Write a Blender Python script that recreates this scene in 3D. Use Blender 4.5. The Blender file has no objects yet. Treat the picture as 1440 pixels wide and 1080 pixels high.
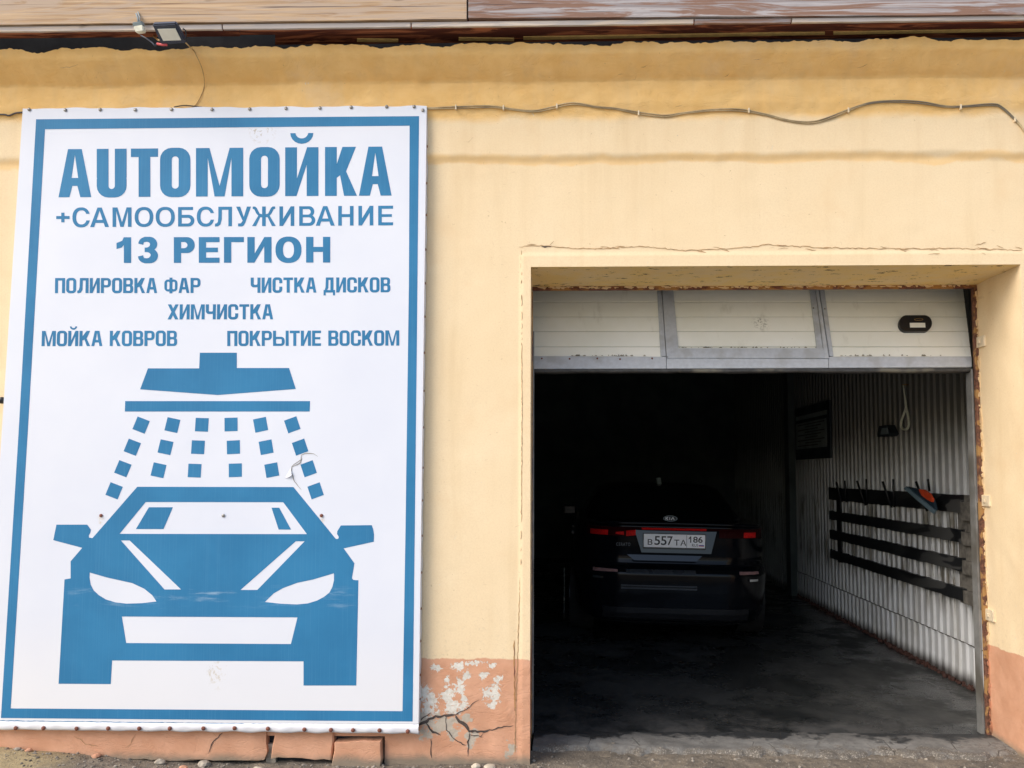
import bpy, bmesh, math, random
import numpy as np
from mathutils import Vector
from mathutils.geometry import delaunay_2d_cdt

rnd = random.Random(7)
SC = bpy.context.scene
COL = SC.collection

# ------------------------------------------------------------------ camera
FPX, PX0, PY0 = 1082.0, 779.0, 600.0      # focal length and principal point, photo pixels
D, H = 4.09, 1.505                        # distance to the facade, eye height
PHI = math.atan2(65, FPX)
TH = math.atan(21 / FPX * math.cos(PHI))
cam = bpy.data.cameras.new('camera')
cam.sensor_width = 36; cam.lens = FPX / 1440 * 36
cam.shift_x = -(PX0 - 720) / 1440; cam.shift_y = (PY0 - 540) / 1440
cam.clip_start = .05; cam.clip_end = 500
cam_o = bpy.data.objects.new('camera', cam); COL.objects.link(cam_o)
CAM = Vector((0, -D, H))
cam_o.location = CAM; cam_o.rotation_euler = (math.pi / 2 + PHI, 0, TH)
SC.camera = cam_o
c_, s_ = math.cos, math.sin
cR = Vector((c_(TH), s_(TH), 0)); cF = Vector((-s_(TH) * c_(PHI), c_(TH) * c_(PHI), s_(PHI))); cU = cR.cross(cF)
def ray(px, py): return cF * FPX + cR * (px - PX0) - cU * (py - PY0)
def at(px, py, Y):                        # photo pixel -> point on plane y = Y
    d = ray(px, py); return CAM + d * ((Y + D) / d.y)
def atX(px, py, X):
    d = ray(px, py); return CAM + d * (X / d.x)

# ------------------------------------------------------------------ light
SUN_EL, SUN_AZ = 42.0, -55.0              # azimuth: 0 = straight in front of the facade (-Y), negative = from the left
w = bpy.data.worlds.new('World'); SC.world = w; w.use_nodes = True
nt = w.node_tree
sky = nt.nodes.new('ShaderNodeTexSky'); sky.sky_type = 'NISHITA'; sky.sun_disc = False
sky.sun_elevation = math.radians(SUN_EL)
sky.sun_rotation = math.radians(180 - SUN_AZ)
sky.air_density = 1.0; sky.dust_density = 2.5; sky.ozone_density = 1.0
nt.links.new(sky.outputs[0], nt.nodes['Background'].inputs[0])
nt.nodes['Background'].inputs[1].default_value = 0.15
sun = bpy.data.lights.new('sun', 'SUN'); sun.energy = 1.5; sun.angle = math.radians(40); sun.color = (1, .94, .86)
sun_o = bpy.data.objects.new('sun', sun); COL.objects.link(sun_o)
az = math.radians(SUN_AZ); el = math.radians(SUN_EL)
sdir = Vector((math.sin(az) * math.cos(el), -math.cos(az) * math.cos(el), math.sin(el)))
sun_o.rotation_euler = (-sdir).to_track_quat('-Z', 'Y').to_euler()
vs = SC.view_settings
vs.view_transform = 'Standard'; vs.look = 'None'; vs.gamma = 1; vs.use_curve_mapping = False
vs.exposure = 0.64

# ------------------------------------------------------------------ materials
class NB:
    def __init__(s, name):
        s.m = bpy.data.materials.new(name); s.m.use_nodes = True
        s.t = s.m.node_tree; s.b = s.t.nodes['Principled BSDF']; s.L = s.t.links
        s._pos = None
    def n(s, typ): return s.t.nodes.new(typ)
    def set(s, sock, v):
        if isinstance(v, bpy.types.NodeSocket): s.L.new(v, sock)
        elif v is not None:
            if isinstance(v, tuple) and len(v) == 3 and sock.type == 'RGBA': v = (*v, 1)
            sock.default_value = v
    def pos(s, obj=False):
        if obj: return s.n('ShaderNodeTexCoord').outputs['Object']
        if s._pos is None: s._pos = s.n('ShaderNodeNewGeometry').outputs['Position']
        return s._pos
    def xyz(s, v=None):
        k = s.n('ShaderNodeSeparateXYZ'); s.set(k.inputs[0], v or s.pos()); return k.outputs
    def scale(s, v, sc):
        k = s.n('ShaderNodeVectorMath'); k.operation = 'MULTIPLY'; s.set(k.inputs[0], v); k.inputs[1].default_value = sc; return k.outputs[0]
    def m_(s, op, a, b=None, c=None, clamp=False):
        k = s.n('ShaderNodeMath'); k.operation = op; k.use_clamp = clamp
        s.set(k.inputs[0], a)
        if b is not None: s.set(k.inputs[1], b)
        if c is not None: s.set(k.inputs[2], c)
        return k.outputs[0]
    def noise(s, sc, det=4, rough=.55, v=None, dist=0, st=(1, 1, 1), off=0):
        k = s.n('ShaderNodeTexNoise'); k.inputs['Scale'].default_value = sc; k.inputs['Detail'].default_value = det
        k.inputs['Roughness'].default_value = rough; k.inputs['Distortion'].default_value = dist
        src = v or s.pos()
        if st != (1, 1, 1) or off:
            mp = s.n('ShaderNodeMapping'); mp.inputs['Scale'].default_value = st; mp.inputs['Location'].default_value = (off, off * .7, off * 1.3)
            s.set(mp.inputs[0], src); src = mp.outputs[0]
        s.set(k.inputs['Vector'], src); return k.outputs[0]
    def ramp(s, v, a, b, lo=0., hi=1.):
        k = s.n('ShaderNodeMapRange'); k.interpolation_type = 'SMOOTHSTEP'
        s.set(k.inputs[0], v); k.inputs[1].default_value = a; k.inputs[2].default_value = b
        k.inputs[3].default_value = lo; k.inputs[4].default_value = hi; return k.outputs[0]
    def mix(s, f, a, b, mode='MIX'):
        k = s.n('ShaderNodeMix'); k.data_type = 'RGBA'; k.blend_type = mode
        s.set(k.inputs[0], f); s.set(k.inputs[6], a); s.set(k.inputs[7], b); return k.outputs[2]
    def attr(s, name):
        k = s.n('ShaderNodeAttribute'); k.attribute_name = name; return k.outputs['Fac']
    def bump(s, h, dist=.003, strength=1.):
        k = s.n('ShaderNodeBump'); k.inputs['Distance'].default_value = dist; k.inputs['Strength'].default_value = strength
        s.set(k.inputs['Height'], h); s.L.new(k.outputs[0], s.b.inputs['Normal'])
    def out(s, col=None, rough=None, metal=None, spec=None, coat=None):
        for nm, v in (('Base Color', col), ('Roughness', rough), ('Metallic', metal), ('Specular IOR Level', spec), ('Coat Weight', coat)):
            if v is not None: s.set(s.b.inputs[nm], v)
        return s.m

def simple(name, col, rough=.6, metal=0., var=.12, nsc=30., bump=.0006, dark=None, spec=.5, coat=0., obj=False, ramp=(.52, .66)):
    b = NB(name); p = b.pos(obj)
    n1 = b.noise(nsc, 5, v=p); n2 = b.noise(nsc * .17, 3, v=p, off=3.1)
    c = b.mix(b.ramp(n1, .3, .7), tuple(x * (1 - var) for x in col), tuple(min(1, x * (1 + var)) for x in col))
    if dark: c = b.mix(b.ramp(n2, *ramp), c, dark)
    if bump: b.bump(n1, bump)
    return b.out(c, b.ramp(n2, .3, .7, rough * .85, min(1, rough * 1.15)), metal, spec, coat)

M = {}
def facade_material(name, reveal=False):
    b = NB(name); x, y, z = b.xyz()
    big = b.noise(1.3, 4, .6); mid = b.noise(7, 5, .6); fine = b.noise(60, 4, .6); wob = b.noise(3.5, 5, .6, off=5)
    cream = b.mix(b.ramp(big, .3, .7), (.80, .625, .39), (.86, .70, .465))
    cream = b.mix(b.ramp(mid, .25, .75), cream, (.83, .66, .425))
    cream = b.mix(b.ramp(b.noise(110, 3, .7, off=17), .35, .75, 0, .35), cream, (.70, .52, .31))
    ochre = b.mix(b.ramp(mid, .3, .7), (.80, .50, .185), (.86, .57, .24))
    zz = b.m_('ADD', z, b.m_('MULTIPLY', b.m_('SUBTRACT', wob, .5), .10))
    col = b.mix(b.ramp(zz, 3.40, 3.46), cream, ochre) if not reveal else cream
    if not reveal:   # the second ledge is painted in the ochre too
        led = b.m_('MULTIPLY', b.ramp(zz, 3.17, 3.19), b.ramp(zz, 3.21, 3.24, 1., 0.))
        col = b.mix(b.m_('MULTIPLY', led, .6), col, ochre)
    # faint vertical streaks, blotches, specks
    streak = b.noise(9, 4, .6, st=(1, 1, .09))
    col = b.mix(b.ramp(streak, .5, .8, 0., .30), col, (.66, .48, .26))
    speck = b.noise(45, 3, .7, off=9)
    col = b.mix(b.ramp(speck, .70, .74, 0., .55), col, (.42, .28, .13))
    blot = b.noise(2.2, 6, .7, off=14)
    col = b.mix(b.ramp(blot, .52, .72, 0, .45), col, (.76, .55, .32))
    # rain wash below the ledge and grey splash above the plinth line
    wash = b.m_('MULTIPLY', b.ramp(b.noise(7, 5, .65, st=(1, 1, .05), off=23), .5, .72), b.ramp(z, 2.5, 3.2))
    col = b.mix(b.m_('MULTIPLY', wash, .2), col, (.62, .43, .22))
    spl = b.m_('MULTIPLY', b.ramp(b.noise(30, 5, .75, off=27), .54, .66), b.ramp(z, 1.1, .5))
    col = b.mix(b.m_('MULTIPLY', spl, .35), col, (.58, .46, .30))
    scr = b.noise(1, 4, .7, st=(60, 1, 9), off=33)
    col = b.mix(b.ramp(scr, .70, .74, 0, .35), col, (.60, .44, .25))
    gold = (.86, .60, .20)
    if reveal:
        chip = b.noise(11, 5, .75, st=(1, 2.5, 1), off=2)
        under = b.ramp(b.m_('ABSOLUTE', b.xyz(b.n('ShaderNodeNewGeometry').outputs['Normal'])[2]), .5, .6)
        col = b.mix(b.m_('MULTIPLY', under, b.ramp(mid, .3, .7, .35, .8)), col, gold)
        col = b.mix(b.m_('MULTIPLY', b.ramp(chip, .60, .63), under), col, (.16, .09, .05))
    # salmon plinth paint below a brushed line
    edge = b.m_('ADD', z, b.m_('MULTIPLY', b.m_('SUBTRACT', b.noise(5, 6, .7, st=(1, 1, .5)), .5), .055))
    salmon = b.mix(b.ramp(mid, .3, .7), (.58, .295, .175), (.68, .375, .24))
    salmon = b.mix(b.ramp(fine, .35, .75, 0, .5), salmon, (.60, .33, .20))
    pl = b.ramp(edge, .528, .536, 1., 0.)
    col = b.mix(pl, col, salmon)
    pk = b.m_('ADD', b.attr('peel'), b.m_('MULTIPLY', b.m_('SUBTRACT', b.noise(34, 6, .7, dist=.8), .5), 3.2))
    peel = b.ramp(pk, .66, .69)
    white = b.mix(b.ramp(fine, .3, .7), (.62, .58, .50), (.74, .71, .64))
    white = b.mix(b.ramp(z, .12, .30, .85, 0.), white, (.36, .32, .26))
    col = b.mix(peel, col, white)
    grey = b.m_('ADD', b.attr('bare'), b.m_('MULTIPLY', b.m_('SUBTRACT', b.noise(26, 6, .7, off=4), .5), 3.0))
    col = b.mix(b.ramp(grey, .68, .74), col, b.mix(fine, (.38, .33, .26), (.60, .52, .42)))
    # soil splash at the very bottom
    lowm = b.ramp(b.m_('ADD', z, b.m_('MULTIPLY', b.m_('SUBTRACT', mid, .5), .07)), .0, .06, .9, 0.)
    col = b.mix(lowm, col, (.23, .20, .15))
    h = b.m_('ADD', b.m_('MULTIPLY', mid, .9), b.m_('MULTIPLY', fine, .14))
    h = b.m_('ADD', h, b.m_('MULTIPLY', b.noise(18, 4, .5, st=(.4, 1, 1)), .35))
    h = b.m_('SUBTRACT', h, b.m_('MULTIPLY', peel, .5))
    h = b.m_('ADD', h, b.m_('MULTIPLY', b.noise(170, 3, .6), .10))
    trow = b.m_('ABSOLUTE', b.m_('SUBTRACT', b.noise(7, 6, .62, dist=1.2, st=(.7, 1, 1.6), off=41), .5))
    zone = b.m_('MAXIMUM', b.ramp(z, 3.38, 3.46), b.ramp(z, .62, .45))
    h = b.m_('SUBTRACT', h, b.m_('MULTIPLY', b.m_('MULTIPLY', b.ramp(trow, .0, .05, 1., 0.), zone), .4))
    b.bump(h, .003, .6)
    return b.out(col, .85, spec=.2)
M['facade'] = facade_material('plaster_paint')
M['reveal'] = facade_material('reveal_paint', True)

def wood(name, a, c, grey=None, dirt=.3, knot=.5):
    b = NB(name); p = b.pos()
    g = b.noise(1, 6, .65, st=(1.1, 30, 42), dist=.8)
    g2 = b.noise(1, 5, .65, st=(1.3, 9, 17), dist=2.2, off=6)
    col = b.mix(b.ramp(g, .35, .65), a, c)
    if grey: col = b.mix(b.ramp(g2, .42, .56), col, grey)
    kn = b.noise(1, 2, .5, st=(2.6, 8, 9), off=11, dist=.5)
    col = b.mix(b.ramp(kn, .66, .74, 0, knot), col, tuple(v * .35 for v in a))
    cr = b.noise(1, 3, .6, st=(.9, 60, 90), off=21)
    col = b.mix(b.ramp(cr, .64, .70, 0, dirt * 1.6), col, (.07, .05, .05))
    b.bump(g, .0025)
    return b.out(col, .8, spec=.2)
M['wood_tan'] = wood('wood_tan', (.36, .23, .13), (.58, .42, .27), (.46, .35, .26), .5, 1.)
M['wood_grey'] = wood('wood_grey', (.27, .24, .24), (.44, .41, .41), (.25, .15, .11), .7, 1.)
M['wood_pale'] = wood('wood_pale', (.52, .43, .35), (.62, .54, .46), (.42, .38, .36), .3, .6)
M['wood_rust'] = wood('wood_rust', (.26, .08, .04), (.46, .17, .08), (.10, .03, .02), .4, .4)
M['foam'] = simple('foam', (.62, .44, .16), .9, bump=.002)
M['dark_void'] = simple('dark_void', (.02, .022, .028), .9, bump=0)
M['rust'] = simple('rusty_steel', (.16, .055, .03), .75, var=.4, nsc=60, bump=.0015, dark=(.40, .20, .06), ramp=(.45, .55))
M['rust_patina'] = simple('patina', (.14, .06, .035), .85, var=.5, nsc=70, bump=.002, dark=(.36, .20, .07), ramp=(.5, .56))
M['alu'] = simple('grey_aluminium', (.50, .525, .56), .45, .1, var=.06, nsc=40, bump=.0002, dark=(.42, .43, .44))
M['seal'] = simple('rubber_seal', (.05, .05, .05), .6, var=.3, bump=.001, dark=(.16, .15, .12))
M['blackplastic'] = simple('black_plastic', (.012, .013, .015), .35, bump=.0001)
M['darkblueplastic'] = simple('navy_plastic', (.035, .045, .075), .4, bump=.0001)
M['greyplastic'] = simple('grey_plastic', (.23, .28, .30), .5, bump=.0001)
M['creamplastic'] = simple('cream_plastic', (.74, .72, .58), .45, bump=.0001)
M['ledpanel'] = simple('led_panel', (.78, .78, .70), .3, var=.03, bump=0)
M['redtape'] = simple('red_tape', (.6, .08, .09), .5, bump=0)
M['screw_grey'] = simple('screw_zinc', (.30, .29, .27), .4, .6, var=.2, bump=0)
M['screw_rust'] = simple('screw_rust', (.20, .07, .045), .7, .2, var=.3, nsc=200, bump=0)
M['cable'] = simple('cable_sheath', (.42, .32, .18), .6, var=.35, nsc=9, bump=0, dark=(.20, .17, .12), ramp=(.6, .66))
M['wire'] = simple('thin_wire', (.48, .31, .13), .6, bump=0)
M['clip'] = simple('cable_clip', (.72, .60, .42), .5, bump=0)
M['crack'] = simple('crack_shadow', (.075, .058, .05), .95, var=.3, bump=0)
M['crack_soft'] = simple('hairline', (.38, .23, .11), .95, var=.3, bump=0)
M['interior_dark'] = simple('dark_plaster', (.075, .095, .095), .85, var=.2, nsc=3, bump=.002)  # dark teal tone for all inner walls and the ceiling
M['rope'] = simple('rope', (.86, .88, .72), .9, nsc=150, bump=.001)
M['fixture'] = simple('fixture', (.03, .04, .05), .5, bump=0)
M['orange'] = simple('orange_grip', (.85, .10, .03), .45, bump=0)
M['bluegrey'] = simple('blue_grey_rubber', (.22, .32, .38), .5, bump=0)
M['darkteal'] = simple('dark_teal', (.025, .05, .075), .5, bump=0)
M['paper'] = simple('paper', (.32, .36, .36), .7, var=.15, nsc=6, bump=0)
M['ink'] = simple('ink', (.03, .035, .04), .8, bump=0)
M['stone'] = simple('stone', (.34, .30, .24), .9, var=.3, nsc=40, bump=.003)
M['stone_pale'] = simple('stone_pale', (.52, .46, .36), .9, var=.2, nsc=40, bump=.003)
M['brickchip'] = simple('brick_chip', (.50, .26, .16), .9, var=.2, nsc=40, bump=.003)
M['polehose'] = simple('pale_hose', (.50, .52, .50), .4, bump=0)

def slat_mat():
    b = NB('door_slat_paint'); n1 = b.noise(3, 4, .6); sp = b.noise(38, 5, .75, off=4); st = b.noise(14, 4, .6, st=(1, 1, .15))
    col = b.mix(b.ramp(n1, .3, .7), (.84, .83, .73), (.90, .89, .81))
    col = b.mix(b.ramp(st, .58, .8, 0, .3), col, (.40, .37, .26))
    col = b.mix(b.ramp(sp, .70, .735, 0, .8), col, (.13, .12, .09))
    # oily thumb mark in the middle panel
    c = at(1076, 450, .50); x, y, z = b.xyz()
    r = b.m_('SQRT', b.m_('ADD', b.m_('POWER', b.m_('SUBTRACT', x, c.x), 2.), b.m_('POWER', b.m_('SUBTRACT', z, c.z), 2.)))
    mk = b.m_('MULTIPLY', b.ramp(r, .0, .07, 1., 0.), b.ramp(b.noise(70, 4, .7), .50, .58))
    col = b.mix(b.m_('MULTIPLY', mk, .7), col, (.14, .13, .09))
    b.bump(n1, .001); return b.out(col, .45, spec=.4)
M['slat'] = slat_mat()

def corr_mat():
    b = NB('corrugated_paint'); x, y, z = b.xyz()
    n1 = b.noise(1.1, 5, .65); n2 = b.noise(5, 5, .7, st=(1, 1, .25)); n3 = b.noise(18, 5, .7, st=(1, 1, .07), off=7)
    col = b.mix(b.ramp(n1, .3, .7), (.72, .73, .74), (.82, .84, .85))
    col = b.mix(b.ramp(n2, .45, .75, 0, .55), col, (.42, .40, .33))
    # greenish soot and exhaust grime, with the upper wall's shade painted in with height
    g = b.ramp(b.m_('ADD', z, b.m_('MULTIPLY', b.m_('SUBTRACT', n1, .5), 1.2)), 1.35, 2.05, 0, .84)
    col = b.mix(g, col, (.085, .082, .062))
    # brown drips under the shelf belts
    drip = b.m_('MULTIPLY', b.ramp(n3, .47, .60), b.m_('MULTIPLY', b.ramp(z, .35, .6), b.ramp(z, 1.15, 1.3, 1., 0.)))
    col = b.mix(b.m_('MULTIPLY', drip, .9), col, (.12, .10, .06))
    base = b.ramp(b.m_('ADD', z, b.m_('MULTIPLY', b.m_('SUBTRACT', n2, .5), .12)), -.02, .09, .95, 0.)
    col = b.mix(base, col, (.05, .04, .035))
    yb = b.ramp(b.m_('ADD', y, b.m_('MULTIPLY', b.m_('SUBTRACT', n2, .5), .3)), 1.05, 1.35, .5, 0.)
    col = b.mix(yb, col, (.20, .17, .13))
    far = b.ramp(y, 3.6, 6.4, 0., .7)  # fall-off of daylight into the bay, painted as a darker colour
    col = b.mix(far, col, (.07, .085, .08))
    b.bump(n2, .002); return b.out(col, .4, spec=.5)
M['corr'] = corr_mat()

def belt_mat():
    b = NB('belt_board'); p = b.pos(); x, y, z = b.xyz()
    n = b.noise(1, 5, .6, st=(1, 3, 3), off=2); n2 = b.noise(1, 2, .3, st=(1, 2.2, 9), off=8)
    col = b.mix(b.ramp(n, .3, .7), (.012, .013, .015), (.028, .03, .032))
    near = b.ramp(y, 2.9, 1.7)
    col = b.mix(b.m_('MULTIPLY', b.ramp(n2, .49, .51, 0, .8), near), col, (.13, .13, .125))
    b.bump(n, .003); return b.out(col, .45)
M['belt'] = belt_mat()
M['belt_old'] = simple('dusty_board', (.20, .185, .16), .75, var=.3, nsc=20, bump=.002, dark=(.11, .10, .085))

def sign_mats():
    b = NB('banner_vinyl'); x, y, z = b.xyz()
    n = b.noise(1.2, 4, .6); f = b.noise(1, 3, .6, st=(900, 1, 40)); sp = b.noise(70, 4, .7, off=3)
    col = b.mix(b.ramp(n, .3, .7), (.69, .72, .80), (.735, .76, .825))
    col = b.mix(b.ramp(z, .25, .9, .65, 0.), col, (.80, .785, .78))
    col = b.mix(b.ramp(sp, .73, .76, 0, .25), col, (.4, .38, .36))
    def mark(px, py, r, n_s, lo, hi, colr, amt, stx=1.):
        nonlocal col
        c = at(px, py, YS)
        rr = b.m_('SQRT', b.m_('ADD', b.m_('POWER', b.m_('MULTIPLY', b.m_('SUBTRACT', x, c.x), stx), 2.), b.m_('POWER', b.m_('SUBTRACT', z, c.z), 2.)))
        mk = b.m_('MULTIPLY', b.ramp(rr, r * .3, r, 1., 0.), b.ramp(b.noise(n_s, 5, .7, off=px * .01, dist=1.), lo, hi))
        col = b.mix(b.m_('MULTIPLY', mk, amt), col, colr)
    for sx_ in (142, 452): mark(sx_, 731, .035, 60, .40, .60, (.55, .42, .22), .55, 1.6)
    mark(368, 182, .10, 30, .54, .60, (.45, .40, .33), .8)
    mark(307, 945, .11, 22, .55, .62, (.58, .52, .42), .7, 1.3)
    mark(300, 945, .06, 45, .58, .62, (.42, .36, .28), .6, 1.3)
    b.bump(b.m_('ADD', b.noise(2.2, 3, .5), b.m_('MULTIPLY', f, .01)), .006, .5)
    M['vinyl'] = b.out(col, .5, spec=.3)
    b = NB('print_blue'); x, y, z = b.xyz()
    n = b.noise(2.5, 4, .6); f = b.noise(1, 4, .6, st=(160, 1, 1.5)); g = b.noise(300, 2, .5)
    col = b.mix(b.ramp(n, .3, .7), (.026, .17, .345), (.034, .205, .40))
    col = b.mix(b.ramp(f, .45, .8, 0, .4), col, (.08, .25, .44))
    col = b.mix(b.ramp(b.noise(90, 3, .7, off=8), .75, .77, 0, .6), col, (.4, .55, .68))
    # horizontal scuff band across the car's bonnet
    c = at(300, 840, YS)
    zb = b.ramp(b.m_('ABSOLUTE', b.m_('SUBTRACT', z, c.z)), .012, .075, 1., 0.)
    xb = b.m_('MULTIPLY', b.ramp(x, at(88, 840, YS).x, at(110, 840, YS).x), b.ramp(x, at(490, 840, YS).x, at(506, 840, YS).x, 1., 0.)); zb = b.m_('MULTIPLY', zb, xb)
    sc = b.m_('MULTIPLY', zb, b.ramp(b.noise(1, 5, .65, st=(4.5, 1, 30), off=3), .50, .80))
    col = b.mix(b.m_('MULTIPLY', sc, .6), col, (.42, .56, .68))
    M['blue'] = b.out(col, .55, spec=.2)
YS = -.052                                 # plane of the banner's face
sign_mats()

def ground_mat(name, kind):
    b = NB(name); x, y, z = b.xyz()
    n1 = b.noise(3, 6, .7); n2 = b.noise(26, 5, .7); n3 = b.noise(120, 3, .6); v = b.n('ShaderNodeTexVoronoi'); v.inputs['Scale'].default_value = 55; b.set(v.inputs[0], b.pos())
    if kind == 'dirt':
        col = b.mix(b.ramp(n1, .35, .65), (.15, .13, .105), (.27, .225, .17))
        col = b.mix(b.ramp(n2, .4, .7, 0, .7), col, (.10, .09, .08))
        col = b.mix(b.ramp(n3, .62, .7), col, (.42, .38, .32))
        col = b.mix(b.ramp(y, -.6, -1.4), col, b.mix(n1, (.36, .33, .28), (.46, .42, .36)))  # unseen ground further out made paler to bounce fill light onto the soffit
        lx = b.ramp(b.m_('ADD', x, b.m_('MULTIPLY', n1, .5)), -2.6, -2.2, 1., 0.)
        col = b.mix(b.m_('MULTIPLY', lx, .7), col, (.42, .33, .18))  # sunlit patch at the left, painted into the dirt colour
        b.bump(b.m_('ADD', n2, b.m_('MULTIPLY', n3, .4)), .012); return b.out(col, .95, spec=.1)
    if kind == 'concrete':
        col = b.mix(b.ramp(n1, .35, .62), (.12, .116, .108), (.235, .228, .21))
        col = b.mix(b.ramp(n2, .5, .7, 0, .7), col, (.11, .105, .095))
        wet = b.ramp(b.m_('ADD', y, b.m_('MULTIPLY', b.m_('SUBTRACT', n1, .5), .75)), .33, .40)
        col = b.mix(wet, col, (.035, .037, .038))
        cr = b.n('ShaderNodeTexVoronoi'); cr.feature = 'DISTANCE_TO_EDGE'; cr.inputs['Scale'].default_value = 7; b.set(cr.inputs[0], b.scale(b.pos(), (1, 1, 0.01)))
        dm = b.ramp(b.m_('ADD', y, b.m_('MULTIPLY', b.m_('SUBTRACT', b.noise(8, 6, .75, off=3), .5), .5)), .16, .24, 1., 0.); col = b.mix(dm, col, b.mix(b.ramp(n3, .5, .68), (.13, .115, .095), (.36, .32, .27)))
        ck = b.m_('MULTIPLY', b.ramp(cr.outputs['Distance'], .0, .02, 1., 0.), b.ramp(n1, .45, .6))
        col = b.mix(b.m_('MULTIPLY', ck, .8), col, (.07, .06, .05))
        b.bump(b.m_('SUBTRACT', n2, ck), .004); return b.out(col, b.ramp(wet, 0, 1, .85, .4), spec=.3)
    n1 = b.noise(3, 9, .78); col = b.mix(b.ramp(n1, .3, .7), (.012, .014, .015), (.032, .035, .035))
    col = b.mix(b.ramp(n2, .55, .75, 0, .5), col, (.085, .08, .07))
    col = b.mix(b.ramp(b.noise(9, 3, .5, off=5), .72, .76, 0, .6), col, (.16, .13, .11))
    px_ = at(1270, 950, 0); lit_dust = b.m_('MULTIPLY', b.m_('MULTIPLY', b.ramp(x, 1.0, 1.9), b.ramp(y, 3.2, 1.2)), b.ramp(b.noise(2.2, 8, .75, off=31, st=(1, .6, 1)), .36, .66))
    col = b.mix(b.m_('MULTIPLY', lit_dust, .7), col, (.105, .105, .098))  # pale dusty patch, with the soft light near the right painted in
    nearm = b.m_('MULTIPLY', b.ramp(y, 1.1, .5), b.ramp(n1, .42, .6)); col = b.mix(b.m_('MULTIPLY', nearm, .6), col, (.085, .082, .078))
    b.bump(b.m_('ADD', n1, b.m_('MULTIPLY', n2, .3)), .006)
    return b.out(col, b.ramp(b.noise(1.6, 6, .65, off=2), .42, .60, .14, .7), spec=.5)
M['dirt'] = ground_mat('dirt_ground', 'dirt')
M['concrete'] = ground_mat('apron_concrete', 'concrete')
M['floor'] = ground_mat('wet_floor', 'floor')

def car_mats():
    b = NB('black_paint'); M['paint'] = b.out((.003, .004, .006), .12, spec=.22)
    b = NB('sky_mirror_gloss'); M['mirror_gloss'] = b.out((.003, .006, .012), .10, spec=.5)  # glossier copy of the body paint, keeps the sky reflection on two panels
    b = NB('dark_glass'); M['carglass'] = b.out((.003, .004, .005), .05, spec=.3)
    M['lamp_red'] = simple('tail_lens', (.60, .012, .012), .4, var=.25, nsc=90, bump=.0005, spec=.15)
    M['lamp_dark'] = simple('tail_lens_dark', (.022, .001, .002), .4, var=.2, nsc=60, bump=0, spec=.12)
    M['chrome'] = simple('chrome', (.55, .58, .62), .18, 1., var=.05, bump=0)
    M['satin'] = simple('satin_trim', (.05, .06, .075), .3, .5, var=.05, bump=0)
    M['reflector'] = simple('reflector', (.30, .17, .16), .3, var=.2, bump=0)
    M['tyre'] = simple('tyre', (.012, .012, .012), .8, bump=.001)
    M['platewhite'] = simple('plate_white', (.90, .90, .92), .35, var=.02, bump=0)
    M['plateblack'] = simple('plate_black', (.012, .012, .014), .4, bump=0)
    M['flag_blue'] = simple('flag_blue', (.02, .06, .4), .4, bump=0); M['flag_red'] = simple('flag_red', (.5, .02, .02), .4, bump=0)
car_mats()

# ------------------------------------------------------------------ object helpers
def tag(o, label=None, cat=None, group=None, kind=None):
    if label: o['label'] = label
    if cat: o['category'] = cat
    if group: o['group'] = group
    if kind: o['kind'] = kind
    return o
def thing(name, label, cat, loc=(0, 0, 0), group=None):
    o = bpy.data.objects.new(name, None); COL.objects.link(o); o.location = loc; o.empty_display_size = .1
    return tag(o, label, cat, group)
def world_loc(o):
    v = Vector(o.location)
    while o.parent: o = o.parent; v += Vector(o.location)
    return v
def link(name, me, mat=None, parent=None, local=False, loc=None):
    o = bpy.data.objects.new(name, me); COL.objects.link(o)
    if mat and not me.materials: me.materials.append(mat)
    if parent:
        o.parent = parent
        base = Vector((0, 0, 0)) if local else -world_loc(parent)
        o.location = base + Vector(loc or (0, 0, 0))
    elif loc: o.location = loc
    return o
def mesh(name, vs, fs, smooth=False):
    me = bpy.data.meshes.new(name); me.from_pydata([tuple(v) for v in vs], [], fs); me.update()
    if smooth: me.polygons.foreach_set('use_smooth', [True] * len(me.polygons))
    return me
def bm_mesh(name, bm, smooth=False):
    bmesh.ops.recalc_face_normals(bm, faces=bm.faces)
    me = bpy.data.meshes.new(name); bm.to_mesh(me); bm.free()
    if smooth: me.polygons.foreach_set('use_smooth', [True] * len(me.polygons))
    return me
def box_bm(bm, x0, x1, y0, y1, z0, z1, bev=0.):
    r = bmesh.ops.create_cube(bm, size=1)['verts']
    for v in r: v.co = Vector(((x0 + x1) / 2 + v.co.x * (x1 - x0), (y0 + y1) / 2 + v.co.y * (y1 - y0), (z0 + z1) / 2 + v.co.z * (z1 - z0)))
    if bev:
        es = set(e for v in r for e in v.link_edges)
        bmesh.ops.bevel(bm, geom=list(es), offset=bev, segments=2, affect='EDGES', profile=.7)
def box(name, x0, x1, y0, y1, z0, z1, mat, parent=None, bev=.003, local=False):
    bm = bmesh.new(); box_bm(bm, x0, x1, y0, y1, z0, z1, bev)
    return link(name, bm_mesh(name, bm), mat, parent, local)
def prism(front, back):
    """closed solid between two matching loops"""
    n = len(front); vs = list(front) + list(back)
    fs = [tuple(range(n)), tuple(range(2 * n - 1, n - 1, -1))] + [(i, i + n, (i + 1) % n + n, (i + 1) % n) for i in range(n)]
    bm = bmesh.new(); bv = [bm.verts.new(v) for v in vs]
    for f in fs: bm.faces.new([bv[i] for i in f])
    return bm
def px_prism(name, pts, Y0, Y1, mat, parent=None, bev=0.):
    f = [at(x, y, Y0) for x, y in pts]; bk = [Vector((v.x, Y1, v.z)) for v in f]
    bm = prism(f, bk)
    if bev: bmesh.ops.bevel(bm, geom=bm.edges[:], offset=bev, segments=2, affect='EDGES', profile=.7)
    return link(name, bm_mesh(name, bm), mat, parent)
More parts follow.
